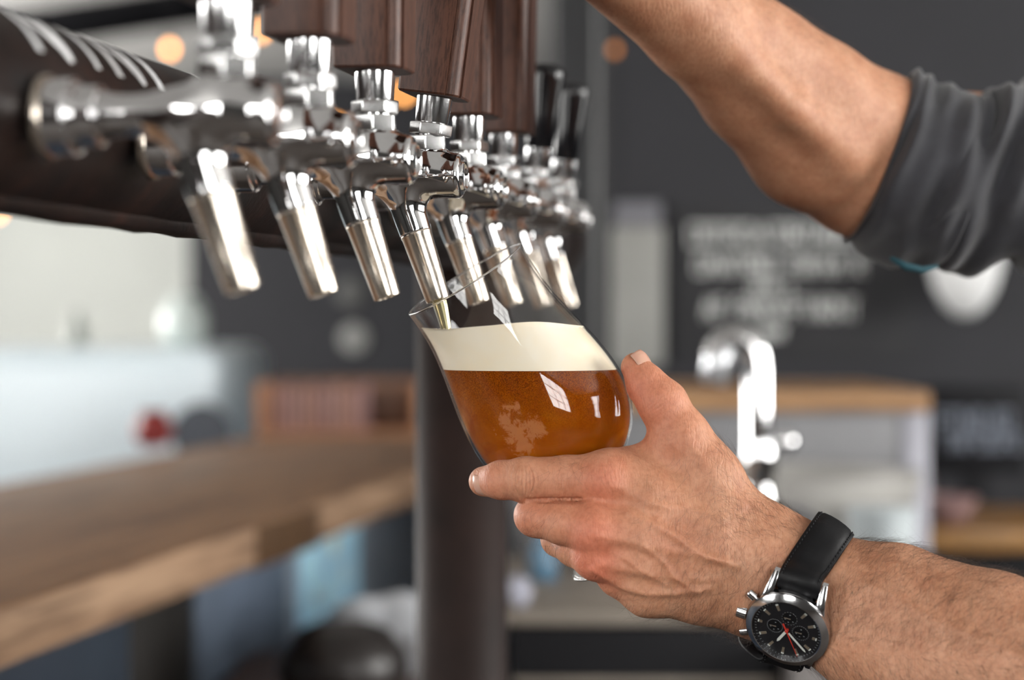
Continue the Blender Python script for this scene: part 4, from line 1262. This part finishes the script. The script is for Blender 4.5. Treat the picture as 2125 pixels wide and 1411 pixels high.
def ribbon(name, i0, i1, mat, half, label=None):
    sec = [(-1, -.5), (-1, .15), (-.93, .34), (-.80, .36), (-.72, .62), (-.4, .86), (0, .95), (.4, .86), (.72, .62), (.80, .36), (.93, .34), (1, .15), (1, -.5)]
    vs, fs = [], []; n = len(sec)
    for i in range(i0, i1 + 1):
        t = path[min(i + 1, NS)] - path[max(i - 1, 0)]; t /= np.linalg.norm(t)
        w = wid[i] - t * (wid[i] @ t); w /= np.linalg.norm(w)
        u = np.cross(t, w)
        if u @ (path[i] - Cw) < 0: u = -u
        edge = min(i - i0, i1 - i, 3) / 3; sq = .55 + .45 * math.sin(edge * PI / 2)
        for (a, b) in sec:
            vs.append(path[i] + w * a * half + u * b * .0024 * sq)
    for i in range(i1 - i0):
        for k in range(n):
            k2 = (k + 1) % n; fs.append((i * n + k, i * n + k2, (i + 1) * n + k2, (i + 1) * n + k))
    fs.append(tuple(range(n))); fs.append(tuple((i1 - i0) * n + k for k in range(n)))
    bm = bmesh.new(); bv = [bm.verts.new(v) for v in vs]
    for f in fs: bm.faces.new([bv[j] for j in f])
    bmesh.ops.transform(bm, matrix=WM.inverted(), verts=bm.verts)
    o = bm_obj(name, bm, mat, watch, smooth=True)
    if label: o['label'] = label
    # stitches
    sv, sf = [], []
    for side in (-.86, .86):
        L = 0; last = path[i0]
        for i in range(i0 + 5, i1 - 1):
            t = path[i + 1] - path[i - 1]; t /= np.linalg.norm(t); w = wid[i] - t * (wid[i] @ t); w /= np.linalg.norm(w); u = np.cross(t, w)
            if u @ (path[i] - Cw) < 0: u = -u
            c = path[i] + w * side * half + u * .00092; lng = t * .00052
            a, b = tube_geo([c - lng + w * .0002, c + u * .00015, c + lng - w * .0002], [.00022, .00030, .00022], 6)
            off = len(sv); sv += a; sf += [tuple(off + j for j in q) for q in b]
    so = mesh_obj('stitching', [WM.inverted() @ Vector(v) for v in sv], sf, M['stitch'], o); so['kind'] = 'stuff'
    return o
ribbon('strap', 0, 56, M['leather'], .0099, 'long black leather strap half')
ribbon('strap', 58, NS, M['leather'], .0100, 'short black leather strap half')
# ================================================================== wooden bar counter, left
CV = Vector(((1790 - W / 2) / F, 1, 0)).normalized()             # direction the bar runs
CN = Vector((CV.y, -CV.x, 0))                                     # towards the viewer's side
topz = CAMZ - .22
pf = P(0, 1262, 1.545); pf.z = topz
pb = P(0, 1006, 2.74); pb.z = topz
wd = abs((pb - pf).dot(CN))
CMt = Matrix((CN, CV, Vector((0, 0, 1)))).transposed().to_4x4()
def cpt(n, t, z): return pf + CN * n + CV * t + Vector((0, 0, z - topz))
org = Vector((pf.x, pf.y, 0)); CMt.translation = org
counter = empty('bar_counter', tuple(org), (0, 0, math.atan2(CN.y, CN.x)), label='long oak-topped bar counter running away at the left', cat='counter')
L0, L1 = -.9, 3.75
def woodtop(name, lo, hi, mat, parent):
    return box(name, lo, hi, mat, parent, .002)
top = woodtop('worktop', (-wd, L0, topz - .030), (0, L1, topz), M['oak'], counter); top['label'] = 'oak worktop'
woodtop('front_edge', (-.022, L0, topz - .047), (.0015, L1, topz - .0015), M['oak_end'], counter)['label'] = 'pale oak front edge strip'
M['navy'] = simple('dark_blue_grey_panel', (.035, .045, .062), .35, .1, 3, .35)
M['steel_blue'] = simple('blue_grey_steel_panel', (.36, .42, .50), .45, .1, 2, .2)
def cbox(name, n0, n1, t0, t1, z0, z1, mat, bev=.003, parent=counter): return box(name, (n0, t0, z0), (n1, t1, z1), mat, parent, bev)
cbox('side_panel', -.14, -.12, L0, .594, .02, topz - .047, M['navy'])['label'] = 'dark navy panel below the worktop'
cbox('side_panel', -.143, -.124, .597, .813, .02, topz - .047, simple('black_brown_panel', (.014, .012, .010), .5))['label'] = 'black-brown panel below the worktop'
cbox('side_panel', -.14, -.12, .816, 1.195, .02, topz - .047, simple('slate_blue_panel', (.13, .165, .225), .4, .1, 3, .35))['label'] = 'slate blue panel below the worktop'
cbox('side_panel', -.15, -.12, 1.215, L1, .02, topz - .047, M['steel_blue'])['label'] = 'blue-grey steel panel below the worktop'
cbox('bracket', -.024, .0035, .66, .91, topz - .050, topz - .003, simple('brown_block', (.085, .040, .013), .6, 0, 40, .2), .001)['label'] = 'darker brown block set into the edge strip'
M['brownshelf'] = simple('brown_wood_shelf', (.16, .075, .04), .5, 0, 30, .3)
# light blue poster on the panel
pos_o = (-.277, 1.16)
poster = box('glow_poster', (-.119, 1.24, topz - .205), (-.112, 1.56, topz - .058), simple('pale_blue_print', (.42, .68, .95), .5, 0, 30, .4), None, .001, M4=Matrix(counter.matrix_world))
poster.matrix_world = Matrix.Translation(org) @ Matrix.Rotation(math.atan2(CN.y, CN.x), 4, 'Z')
tag(poster, 'small pale blue poster with added glow on the steel panel under the bar', 'poster')
setp(poster.data.materials[0].node_tree.nodes['Principled BSDF'], emis=.2, emis_color=(.35, .62, .85))  # glow added to brighten the poster under the worktop
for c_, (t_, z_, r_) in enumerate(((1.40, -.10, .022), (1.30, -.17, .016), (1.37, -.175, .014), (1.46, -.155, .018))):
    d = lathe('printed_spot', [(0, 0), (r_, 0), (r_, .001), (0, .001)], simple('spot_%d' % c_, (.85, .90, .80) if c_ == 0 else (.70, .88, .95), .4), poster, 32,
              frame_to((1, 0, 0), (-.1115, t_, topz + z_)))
MB_ = Matrix.Translation(org) @ Matrix.Rotation(math.atan2(CN.y, CN.x), 4, 'Z')

# dark round pot and pale sack under the bar, on a low shelf
def blob(name, c, rx, ry, rz, mat, seed=0, amp=.12, freq=2.2, sub=5, parent=None, flat=.0):
    from mathutils import noise as mn
    bm = bmesh.new(); bmesh.ops.create_icosphere(bm, subdivisions=sub, radius=1)
    for v in bm.verts:
        d = 1 + amp * mn.noise(v.co * freq + Vector((seed * 7.3, seed, 0)))
        z = v.co.z * d
        v.co = Vector((c[0] + v.co.x * d * rx, c[1] + v.co.y * d * ry, c[2] + max(z, -1 + flat) * rz))
    return bm_obj(name, bm, mat, parent, smooth=True)
q = P(712, 1370, 2.25)
shelf_z = .82
lowshelf = box('under_shelf', (q.x - .155, 2.02, shelf_z - .02), (q.x + .13, 2.62, shelf_z), M['brownshelf'], None, .003)
tag(lowshelf, 'low brown wooden shelf seen under the bar counter beside the post', 'shelf')
legs = [box('shelf_leg', (x, y, 0), (x + .03, y + .03, shelf_z - .02), M['black'], lowshelf) for x in (q.x - .15, q.x + .09) for y in (2.03, 2.58)]
dk = lathe('kettle_pot', [(0, 0), (.042, 0), (.064, .012), (.074, .038), (.070, .062), (.052, .084), (.034, .091), (.008, .094), (0, .096)], simple('dark_enamel', (.022, .018, .017), .35), None, 64, Matrix.Translation((q.x, 2.25, shelf_z)), 60)
dk.scale = (1, 1, 1)
tag(dk, 'dark round lidded pot on the low shelf left of the post', 'pot')
sk = blob('paper_sack', (q.x + .040, 2.46, shelf_z + .044), .075, .06, .050, simple('white_sack', (.72, .75, .80), .8), 3, .25, 1.8, flat=.12)
tag(sk, 'pale crumpled sack standing behind the dark pot', 'sack')

# white cabinet beyond the bar, with things on it
M['whitegloss'] = simple('white_gloss', (.80, .91, .97), .25, 0, 1.5, .04)
YC = 4.3
xc1 = P(452, 735, YC).x; zc1 = P(0, 722, YC).z
wcab = box('white_cabinet', (-2.6, YC, 0), (xc1, YC + .9, zc1), M['whitegloss'], None, .05, 8)
tag(wcab, 'large white glossy cabinet with rounded edges beyond the bar counter', 'cabinet')
M['shade'] = simple('shade_and_cabinet_grey', (.10, .11, .13), .7)
soft_shade = lathe('shade_disc', [(0, 0), (.060, 0), (.066, .004), (.066, .008), (.0, .008)], M['shade'], wcab, 48, frame_to((0, -1, 0), tuple(P(420, 900, YC))), 40)  # grey disc painted in for the soft shade on the cabinet front
soft_shade['label'] = 'dark grey disc painted as soft shade'
red = lathe('red_pot', [(0, 0), (.022, 0), (.034, .015), (.036, .035), (.026, .052), (.022, .060), (.026, .064), (0, .064)], simple('dark_red_glaze', (.22, .012, .010), .3), None, 48,
            Matrix.Translation((P(318, 900, 3.6).x, 3.6, topz)), 50)
tag(red, 'small dark red pot at the far side of the worktop', 'pot')
jar = lathe('glass_jar', [(0, 0), (.040, 0), (.052, .012), (.056, .05), (.052, .085), (.036, .102), (.034, .112), (.040, .116), (0, .118)], simple('pale_green_glass', (.60, .66, .63), .15), None, 48,
            Matrix.Translation((P(383, 0, 4.7).x, 4.7, zc1)), 50)
tag(jar, 'pale round jar on the right corner of the white cabinet', 'jar')
bot = lathe('green_bottle', [(0, 0), (.020, 0), (.021, .004), (.021, .045), (.008, .062), (.008, .085), (0, .086)], simple('grey_green_glass', (.22, .24, .21), .2), None, 32,
            Matrix.Translation((P(160, 0, 4.7).x, 4.7, zc1)), 40)
tag(bot, 'small dull green bottle on the left part of the white cabinet', 'bottle')

# wooden tray with a row of reddish-brown booklets
tr0 = cpt(0, 0, topz)
TY = 3.95
tx0, tx1 = P(530, 0, TY).x, P(880, 0, TY).x
def tz(py, d=TY): return P(0, py, d).z
tray = empty('menu_tray', ((tx0 + tx1) / 2, TY, topz), label='open wooden tray at the far end of the worktop, left of the post', cat='tray')
M['copperwood'] = simple('orange_brown_wood', (.42, .20, .10), .5, 0, 30, .2)
def tb_(name, x0, x1, y0, y1, z0, z1, mat, par): 
    c = par.location if par else Vector((0, 0, 0))
    return box(name, (x0 - c.x, y0 - c.y, z0 - c.z), (x1 - c.x, y1 - c.y, z1 - c.z), mat, par, .001)
th = tz(790) - topz
tb_('tray_base', tx0, tx1, TY, TY + .16, topz, topz + .008, M['copperwood'], tray)
tb_('tray_end', tx0, tx0 + .022, TY, TY + .16, topz + .008, topz + th * .95, M['copperwood'], tray)
tb_('tray_end', tx1 - .02, tx1, TY, TY + .16, topz + .008, topz + th * .95, M['copperwood'], tray)
tb_('tray_back', tx0 + .022, tx1 - .02, TY + .148, TY + .16, topz + .008, topz + th * 1.0, M['brownshelf'], tray)
nb_ = 11
cols = [(.36, .20, .17), (.40, .22, .18), (.32, .19, .19), (.42, .24, .19)]
bmats = [simple('booklet_cover_%d' % i, c, .6) for i, c in enumerate(cols)]
x = tx0 + .030; step = (P(765, 0, TY).x - x) / nb_
words_ = ['first', 'second', 'third', 'fourth', 'fifth', 'sixth', 'seventh', 'eighth', 'ninth', 'tenth', 'eleventh']
for i in range(nb_):
    b = box('menu_booklet', (0, 0, 0), (step * .72, .10, th * (.86 + .05 * math.sin(i * 2.1)) - .008), bmats[i % 4], None, .001)
    b.location = (x + i * step, TY + .02, topz + .008)
    tag(b, 'reddish-brown booklet standing in the wooden tray, %s from its left end' % words_[i], 'booklet', 'booklets in the wooden tray')

# grey discs painted in for the out-of-focus blur of small lights
for (px, py, c, lb) in ((735, 702, .30, 'dull grey disc standing in for a light blur on the dark far wall, the brighter lower one'), (728, 606, .10, 'faint disc standing in for a light blur on the dark far wall above the brighter one')):
    o = lathe('blur_disc', [(0, 0), (.075, 0), (.078, .006), (.06, .012), (0, .012)], simple('blur_disc_grey', (c, c, c * .95), .5), None, 48, frame_to((0, -1, 0), tuple(P(px, py, RM['y1'] - .02))), 40)
    tag(o, lb, 'blur disc', 'light-blur discs on the dark wall')

# hanging filament bulbs, far behind
M['bulb'] = glow('warm_bulb', (1.0, .42, .11), 11)
M['bulbdim'] = glow('dim_warm_bulb', (1.0, .36, .10), 1.3)
bulbs = [(352, 103, 7.0, 'bulb', 'glowing warm bulb hanging clear above the iron pipe'),
         (541, 66, 7.0, 'bulb', 'glowing warm bulb between the two nearest tap levers'),
         (838, 194, 7.6, 'bulb', 'glowing warm bulb half hidden behind the pouring tap handle'),
         (697, 262, 7.6, 'bulb', 'glowing warm bulb just showing over the second tap'),
         (-6, 440, 8.0, 'bulb', 'glowing warm bulb cut by the left edge under the pipe'),
         (1276, 104, 3.7, 'bulbdim', 'dim orange bulb beside the black wall trim'),
         (1138, 178, 6.2, 'bulbdim', 'dim orange bulb behind the short black tap handles')]
for (px, py, d, mt, lb) in bulbs:
    c = P(px, py, d); r = .014 * d / 7
    b = empty('pendant_bulb', tuple(c), label=lb, cat='light bulb', group='warm hanging bulbs')
    lathe('bulb_glass', [(0, -r * 1.2), (r * .75, -r * .8), (r, 0), (r * .8, r * .8), (r * .45, r * 1.3), (0, r * 1.35)], M[mt], b, 24, None, 180)
    lathe('socket', [(0, r * 1.3), (r * .5, r * 1.3), (r * .5, r * 3), (r * .2, r * 3.3), (0, r * 3.3)], M['black'], b, 16)
    ctop = ceil_z - c.z
    tube('cord', [(0, 0, r * 3.2), (0, 0, ctop)], .002, M['black'], b, 8)

# ================================================================== back bar, right
YU = 2.95
ux0, ux1 = P(1262, 0, YU).x, P(1928, 0, YU).x
uz = P(0, 812, YU).z
unit = empty('back_bar_unit', ((ux0 + ux1) / 2, YU, 0), label='stainless steel sink unit with a wooden top behind the bar', cat='sink unit')
def ub(name, x0, x1, y0, y1, z0, z1, mat, bev=.003):
    c = unit.location; return box(name, (x0 - c.x, y0 - c.y, z0 - c.z), (x1 - c.x, y1 - c.y, z1 - c.z), mat, unit, bev)
ub('worktop', ux0, ux1, YU - .01, YU + .55, uz - .030, uz, M['oak_x'], .003)['label'] = 'orange-brown wooden top'
M['steelA'] = simple('satin_steel', (.20, .20, .21), .5, .3, 2.5, .18)
M['steelB'] = simple('light_steel_edge', (.34, .34, .38), .4, .4)
ub('front_panel', ux0, P(1875, 0, YU).x, YU, YU + .02, uz - .155, uz - .031, M['steelA'])
ub('side_post', P(1872, 0, YU).x, ux1, YU - .004, YU + .5, .0, uz - .031, M['steelB'])
M['creamsteel'] = simple('pale_worn_steel', (.36, .35, .33), .55, .1, 3, .2)
ub('lower_panel', ux0, P(1875, 0, YU).x, YU + .004, YU + .03, .05, uz - .158, M['creamsteel'])
ub('cabinet_body', ux0, P(1872, 0, YU).x, YU + .05, YU + .5, .05, uz - .033, M['shade'])
# curved basin front
sink = lathe('round_basin', [(0, -.102), (.12, -.102), (.155, -.05), (.165, 0), (.172, .002), (.172, -.004), (.145, -.100), (0, -.110)], M['creamsteel'], None, 80, Matrix.Translation((P(1650, 0, 2.62).x, 2.66, P(0, 985, 2.62).z)), 50)
tag(sink, 'pale round metal basin in front of the steel unit, above the wrist', 'basin')
bin_ = lathe('white_bin', [(0, 0), (.036, 0), (.042, .085), (.044, .088), (.041, .089), (0, .089)], simple('pale_blue_white_plastic', (.62, .68, .70), .4), None, 48, Matrix.Translation((P(1830, 0, 2.44).x, 2.44, P(0, 1190, 2.5).z)), 40)
tag(bin_, 'pale tumbler just above the watch strap, left of the dark shelf', 'tumbler')
# support ledge carrying basin and bin
ledz = P(0, 1192, 2.5).z
led = box('drip_ledge', (P(1440, 0, 2.45).x, 2.385, ledz - .010), (P(1915, 0, 2.45).x, YU - .006, ledz), M['steelA'], None, .003)
tag(led, 'steel ledge mostly hidden behind the watch wrist', 'ledge')
bs = lathe('basin_foot', [(0, 0), (.05, 0), (.04, .02), (.04, P(0, 985, 2.62).z - .111 - ledz)], M['creamsteel'], sink, 40, Matrix.Translation((P(1650, 0, 2.62).x, 2.66, ledz)))

# gooseneck faucet
YF = 2.2
M['satinw'] = simple('bright_satin_steel', (.85, .87, .90), .38, .8)
fx = P(1572, 0, YF).x
fz0 = P(0, 1060, YF).z
fau = empty('sink_faucet', (fx, YF, fz0), label='chrome gooseneck sink faucet standing behind the gripping hand', cat='faucet')
c = fau.location
def fl(px, py, dy=0): v = P(px, py, YF + dy); return v - c
sp = smooth_path([fl(1572, 1062), fl(1572, 950), fl(1572, 830), fl(1571, 760), fl(1562, 722), fl(1538, 704), fl(1512, 706), fl(1494, 722), fl(1485, 745)], 6)
nn = len(sp)
tube('gooseneck', sp, [.0150] * int(nn * .55) + [.0148] * (nn - int(nn * .55)), M['chrome'], fau, 32)
tube('spout_head', [fl(1500, 716), fl(1489, 750), fl(1480, 795)], [.0150, .0152, .0140], M['satinw'], fau, 32)
lathe('base', [(0, -.004), (.03, -.004), (.03, .006), (.02, .012), (.0155, .03)], M['chrome'], fau, 40)
tube('handle_stub', [fl(1572, 948), fl(1632, 915)], .0085, M['chrome'], fau, 20)
lathe('handle_knob', [(0, -.013), (.009, -.011), (.013, -.004), (.013, .004), (.009, .011), (0, .013)], M['chrome'], fau, 32, Matrix.Translation(fl(1630, 917, -.01)), 90)
lathe('valve_body', [(0, -.022), (.017, -.020), (.019, 0), (.017, .020), (0, .022)], M['chrome'], fau, 32, Matrix.Translation(fl(1576, 955, -.005)), 60)
fsup = box('faucet_ledge', (P(1420, 0, YF).x, YF - .1, fz0 - .03), (P(1700, 0, YF).x, YF + .12, fz0 - .004), M['steelA'], None, .003)
tag(fsup, 'narrow steel ledge under the gooseneck faucet, hidden by the hand', 'ledge')

# low equipment under the hand
YE = 2.3
ex0, ex1 = P(1062, 0, YE).x, P(1612, 0, YE).x
ez = P(0, 1292, YE).z
eq = empty('under_bar_fridge', ((ex0 + ex1) / 2, YE, 0), label='black under-bar fridge with a beige top, at the bottom beside the post', cat='fridge')
def eb(name, x0, x1, y0, y1, z0, z1, mat, bev=.004):
    c = eq.location; return box(name, (x0 - c.x, y0 - c.y, z0 - c.z), (x1 - c.x, y1 - c.y, z1 - c.z), mat, eq, bev)
eb('door', ex0, ex1, YE - .03, YE, .42, ez, M['black'])
eb('fridge_body', ex0, ex1, YE + .002, YE + .5, 0.02, ez, M['black'])
M['beige'] = simple('beige_laminate', (.28, .24, .20), .5, 0, 20, .15)
eb('fridge_top', ex0 - .01, ex1, YE - .035, YE + .52, ez + .001, ez + .018, M['beige'])['label'] = 'beige top slab'
eb('lower_trim', ex0, ex1, YE - .036, YE - .031, P(0, 1396, YE).z - .01, P(0, 1396, YE).z, M['beige'])
hb_ = blob('cloth_bundle', (P(1078, 0, YE - .06).x, YE + .0, ez + .036), .014, .014, .018, simple('white_cloth', (.55, .56, .66), .8), 2, .2, 2, 4, flat=.0)
tag(hb_, 'tiny crumpled white cloth on the beige top right of the post', 'cloth')
bl = lathe('blue_glass_bottle', [(0, 0), (.016, 0), (.018, .006), (.018, .036), (.009, .050), (.008, .060), (0, .060)], simple('pale_blue_glass', (.12, .24, .36), .15), None, 40, Matrix.Translation((P(1128, 0, 2.55).x, 2.55, ez + .018)), 40)
tag(bl, 'pale blue bottle standing on the beige top under the fingers', 'bottle')
splash = box('steel_splashback', (ex0, YE + .53, ez + .0), (P(1300, 0, 2.8).x, YE + .545, P(0, 955, 2.8).z), M['steelA'], None, .002)
tag(splash, 'satin steel sheet behind the blue bottle, right of the post', 'panel')
gp = box('grey_cabinet', (P(1642, 0, 2.2).x, 2.2, 0), (P(1765, 0, 2.2).x, 2.6, P(0, 1345, 2.2).z), simple('warm_grey_panel', (.24, .22, .215), .6), None, .003)
tag(gp, 'warm grey cabinet at the bottom below the watch', 'cabinet')
wp = box('white_cabinet', (P(1768, 0, 2.2).x, 2.2, 0), (P(1800, 0, 2.2).x, 2.6, P(0, 1345, 2.2).z), simple('pale_blue_panel', (.50, .56, .62), .5), None, .003)
tag(wp, 'slim pale blue-white cabinet at the bottom edge below the forearm', 'cabinet')

# shelf with bowl, far right
YS = 3.1
sx0, sx1 = P(1930, 0, YS).x, P(2330, 0, YS).x
sz = P(0, 1098, YS).z
sh = empty('wall_shelf', (sx0, YS, sz), label='dark cupboard with an orange-brown wooden top at the right edge', cat='cupboard')
def sb(name, x0, x1, y0, y1, z0, z1, mat):
    c = sh.location; return box(name, (x0 - c.x, y0 - c.y, z0 - c.z), (x1 - c.x, y1 - c.y, z1 - c.z), mat, sh, .003)
sb('shelf_board', sx0, sx1, YS, YS + .4, sz - .036, sz, simple('amber_wood', (.30, .15, .045), .4, 0, 40, .2))
sb('cupboard_body', sx0 + .01, sx1, YS + .03, YS + .4, .0, sz - .036, M['black'])
bw = lathe('pink_bowl', [(0, 0), (.022, 0), (.04, .018), (.050, .042), (.048, .044), (.036, .02), (0, .008)], simple('dull_pink_glaze', (.30, .19, .185), .4), None, 48, Matrix.Translation((P(1988, 0, YS).x, YS + .08, sz)), 50)
tag(bw, 'dull pink bowl on the wooden top at the right edge', 'bowl')
bk = lathe('dark_canister', [(0, 0), (.032, 0), (.034, .004), (.034, .07), (.03, .075), (0, .076)], simple('dark_brown_glaze', (.05, .035, .035), .4), None, 40, Matrix.Translation((P(1945, 0, YS).x, YS + .2, sz)), 40)
tag(bk, 'dark brown canister behind the pink bowl', 'canister')

# white bowl-shaped wall lamp
YL = 3.86
lc = P(2003, 520, YL)
lamp = empty('wall_lamp', tuple(lc), label='white bowl-shaped wall lamp showing just under the rolled sleeve', cat='wall lamp')
M['lampwhite'] = simple('white_lamp_shade', (.86, .87, .87), .4)
lathe('lamp_shade', [(0, -.130), (.018, -.127), (.040, -.108), (.058, -.075), (.070, -.035), (.073, 0), (.070, 0), (.06, -.04), (.03, -.10), (0, -.118)], M['lampwhite'], lamp, 64, None, 60)
tube('arm', [(0, .0, 0), (0, .07, .02), (0, YB - YL - .002, .02)], .008, M['black'], lamp, 16)
lathe('wall_mount', [(0, 0), (.03, 0), (.03, .012), (0, .012)], M['black'], lamp, 32, frame_to((0, -1, 0), (0, YB - YL - .0005, .02)))
tube('cross_bar', [(-.071, 0, -.002), (.071, 0, -.002)], .003, M['black'], lamp, 8)

# chalk writing
def scribble(px0, px1, py, hpx, d, rng, sw=.0042, dens=1.0):
    """hand-lettered chalk strokes"""
    segs = []; px = px0
    while px < px1:
        w = rng.uniform(.5, .8) * hpx
        if rng.random() < .14: px += w * .7; continue
        k = rng.integers(0, 6); x0, x1 = px, px + w * .72; y0, y1 = py - hpx / 2, py + hpx / 2; ym = py; xm = (x0 + x1) / 2
        g = {0: [(x0, y1, x0, y0), (x0, y0, x1, y0), (x0, ym, x1, ym)], 1: [(x0, y1, x0, y0), (x0, y0, x1, y0), (x1, y0, x1, ym), (x1, ym, x0, ym), (x0, ym, x1, y1)],
             2: [(x0, y1, xm, y0), (xm, y0, x1, y1), (x0, ym, x1, ym)], 3: [(xm, y0, xm, y1), (x0, y0, x1, y0)],
             4: [(x0, y0, x0, y1), (x0, y0, x1, y1), (x1, y1, x1, y0)], 5: [(x0, y0, x1, y0), (x1, y0, x1, y1), (x1, y1, x0, y1), (x0, y1, x0, y0)]}[int(k)]
        segs += g; px += w
    return [(P(a, b, d), P(c, e, d)) for a, b, c, e in segs]
def chalk_obj(name, lines, d, parent, seed, sw):
    rng = np.random.default_rng(seed); bm = bmesh.new()
    for (a, b, y, h) in lines:
        for p, q in scribble(a, b, y, h, d, rng):
            t = (q - p); L = t.length
            if L < 1e-5: continue
            t /= L; n = Vector((-t.z, 0, t.x)) * sw
            v = [bm.verts.new(x - parent.location) for x in (p - n - t * sw, q - n + t * sw, q + n + t * sw, p + n - t * sw)]
            f = bm.faces.new(v)
            r = bmesh.ops.extrude_face_region(bm, geom=[f]); bmesh.ops.translate(bm, vec=(0, -.0006, 0), verts=[x for x in r['geom'] if isinstance(x, bmesh.types.BMVert)])
    o = bm_obj(name, bm, M['chalk'], parent); return o
YK = YB - .014
bx0, bx1 = P(1395, 0, YK).x, P(1900, 0, YK).x
cb = empty('chalkboard', tuple(P(1620, 560, YB)), label='dark chalkboard with three lines of white hand lettering', cat='chalkboard')
cc = cb.location
o = box('board', (bx0 - cc.x, YK + .002 - cc.y, P(0, 745, YK).z - cc.z), (bx1 - cc.x, -.001, P(0, 425, YK).z - cc.z), simple('chalkboard_slate', (.026, .026, .029), .8, 0, 8, .15), cb, .002)
co = chalk_obj('lettering', [(1432, 1770, 487, 40), (1445, 1790, 549, 36), (1560, 1640, 596, 22), (1462, 1765, 640, 38), (1580, 1630, 690, 20)], YK - .001, cb, 4, .0026)
co['label'] = 'white chalk lettering'; co['kind'] = 'stuff'
# small dark box with chalk scribble, right
bb = empty('chalk_sign', tuple(P(2015, 895, 3.6)), label='small black sign with faint chalk scribble above the pink bowl', cat='sign')
cc = bb.location
box('board', (P(1925, 0, 3.6).x - cc.x, 0, P(0, 985, 3.6).z - cc.z), (P(2130, 0, 3.6).x - cc.x, .02, P(0, 800, 3.6).z - cc.z), M['black'], bb, .002)
box('stand', (P(2000, 0, 3.6).x - cc.x, .003, -cc.z), (P(2060, 0, 3.6).x - cc.x, .018, P(0, 985, 3.6).z - cc.z), M['black'], bb, .002)
M['chalk2'] = simple('faint_chalk', (.16, .18, .22), .9)
o = chalk_obj('lettering', [(1945, 2080, 872, 36), (1960, 2110, 915, 34)], 3.598, bb, 9, .0035); o.data.materials[0] = M['chalk2']; o['kind'] = 'stuff'

# frosted vertical wall light / pale bottle shape on the wall
YP = YB - .05
pl = empty('wall_panel_light', tuple(P(1320, 600, YP)), label='tall narrow frosted pane on the dark wall between the taps and the chalkboard', cat='pane')
cc = pl.location
m_fr = simple('frosted_pane', (.27, .27, .255), .5, 0, 6, .12)
box('frosted_pane', (P(1270, 0, YP).x - cc.x, 0, P(0, 760, YP).z - cc.z), (P(1378, 0, YP).x - cc.x, .03, P(0, 470, YP).z - cc.z), m_fr, pl, .004)
box('pane_cap', (P(1275, 0, YP).x - cc.x, .002, P(0, 468, YP).z - cc.z), (P(1372, 0, YP).x - cc.x, .03, P(0, 420, YP).z - cc.z), simple('lilac_grey', (.16, .16, .18), .6), pl, .003)
box('pane_back', (P(1272, 0, YP).x - cc.x, .031, P(0, 758, YP).z - cc.z), (P(1376, 0, YP).x - cc.x, .049, P(0, 425, YP).z - cc.z), M['black'], pl)
print('objects', len(bpy.data.objects))
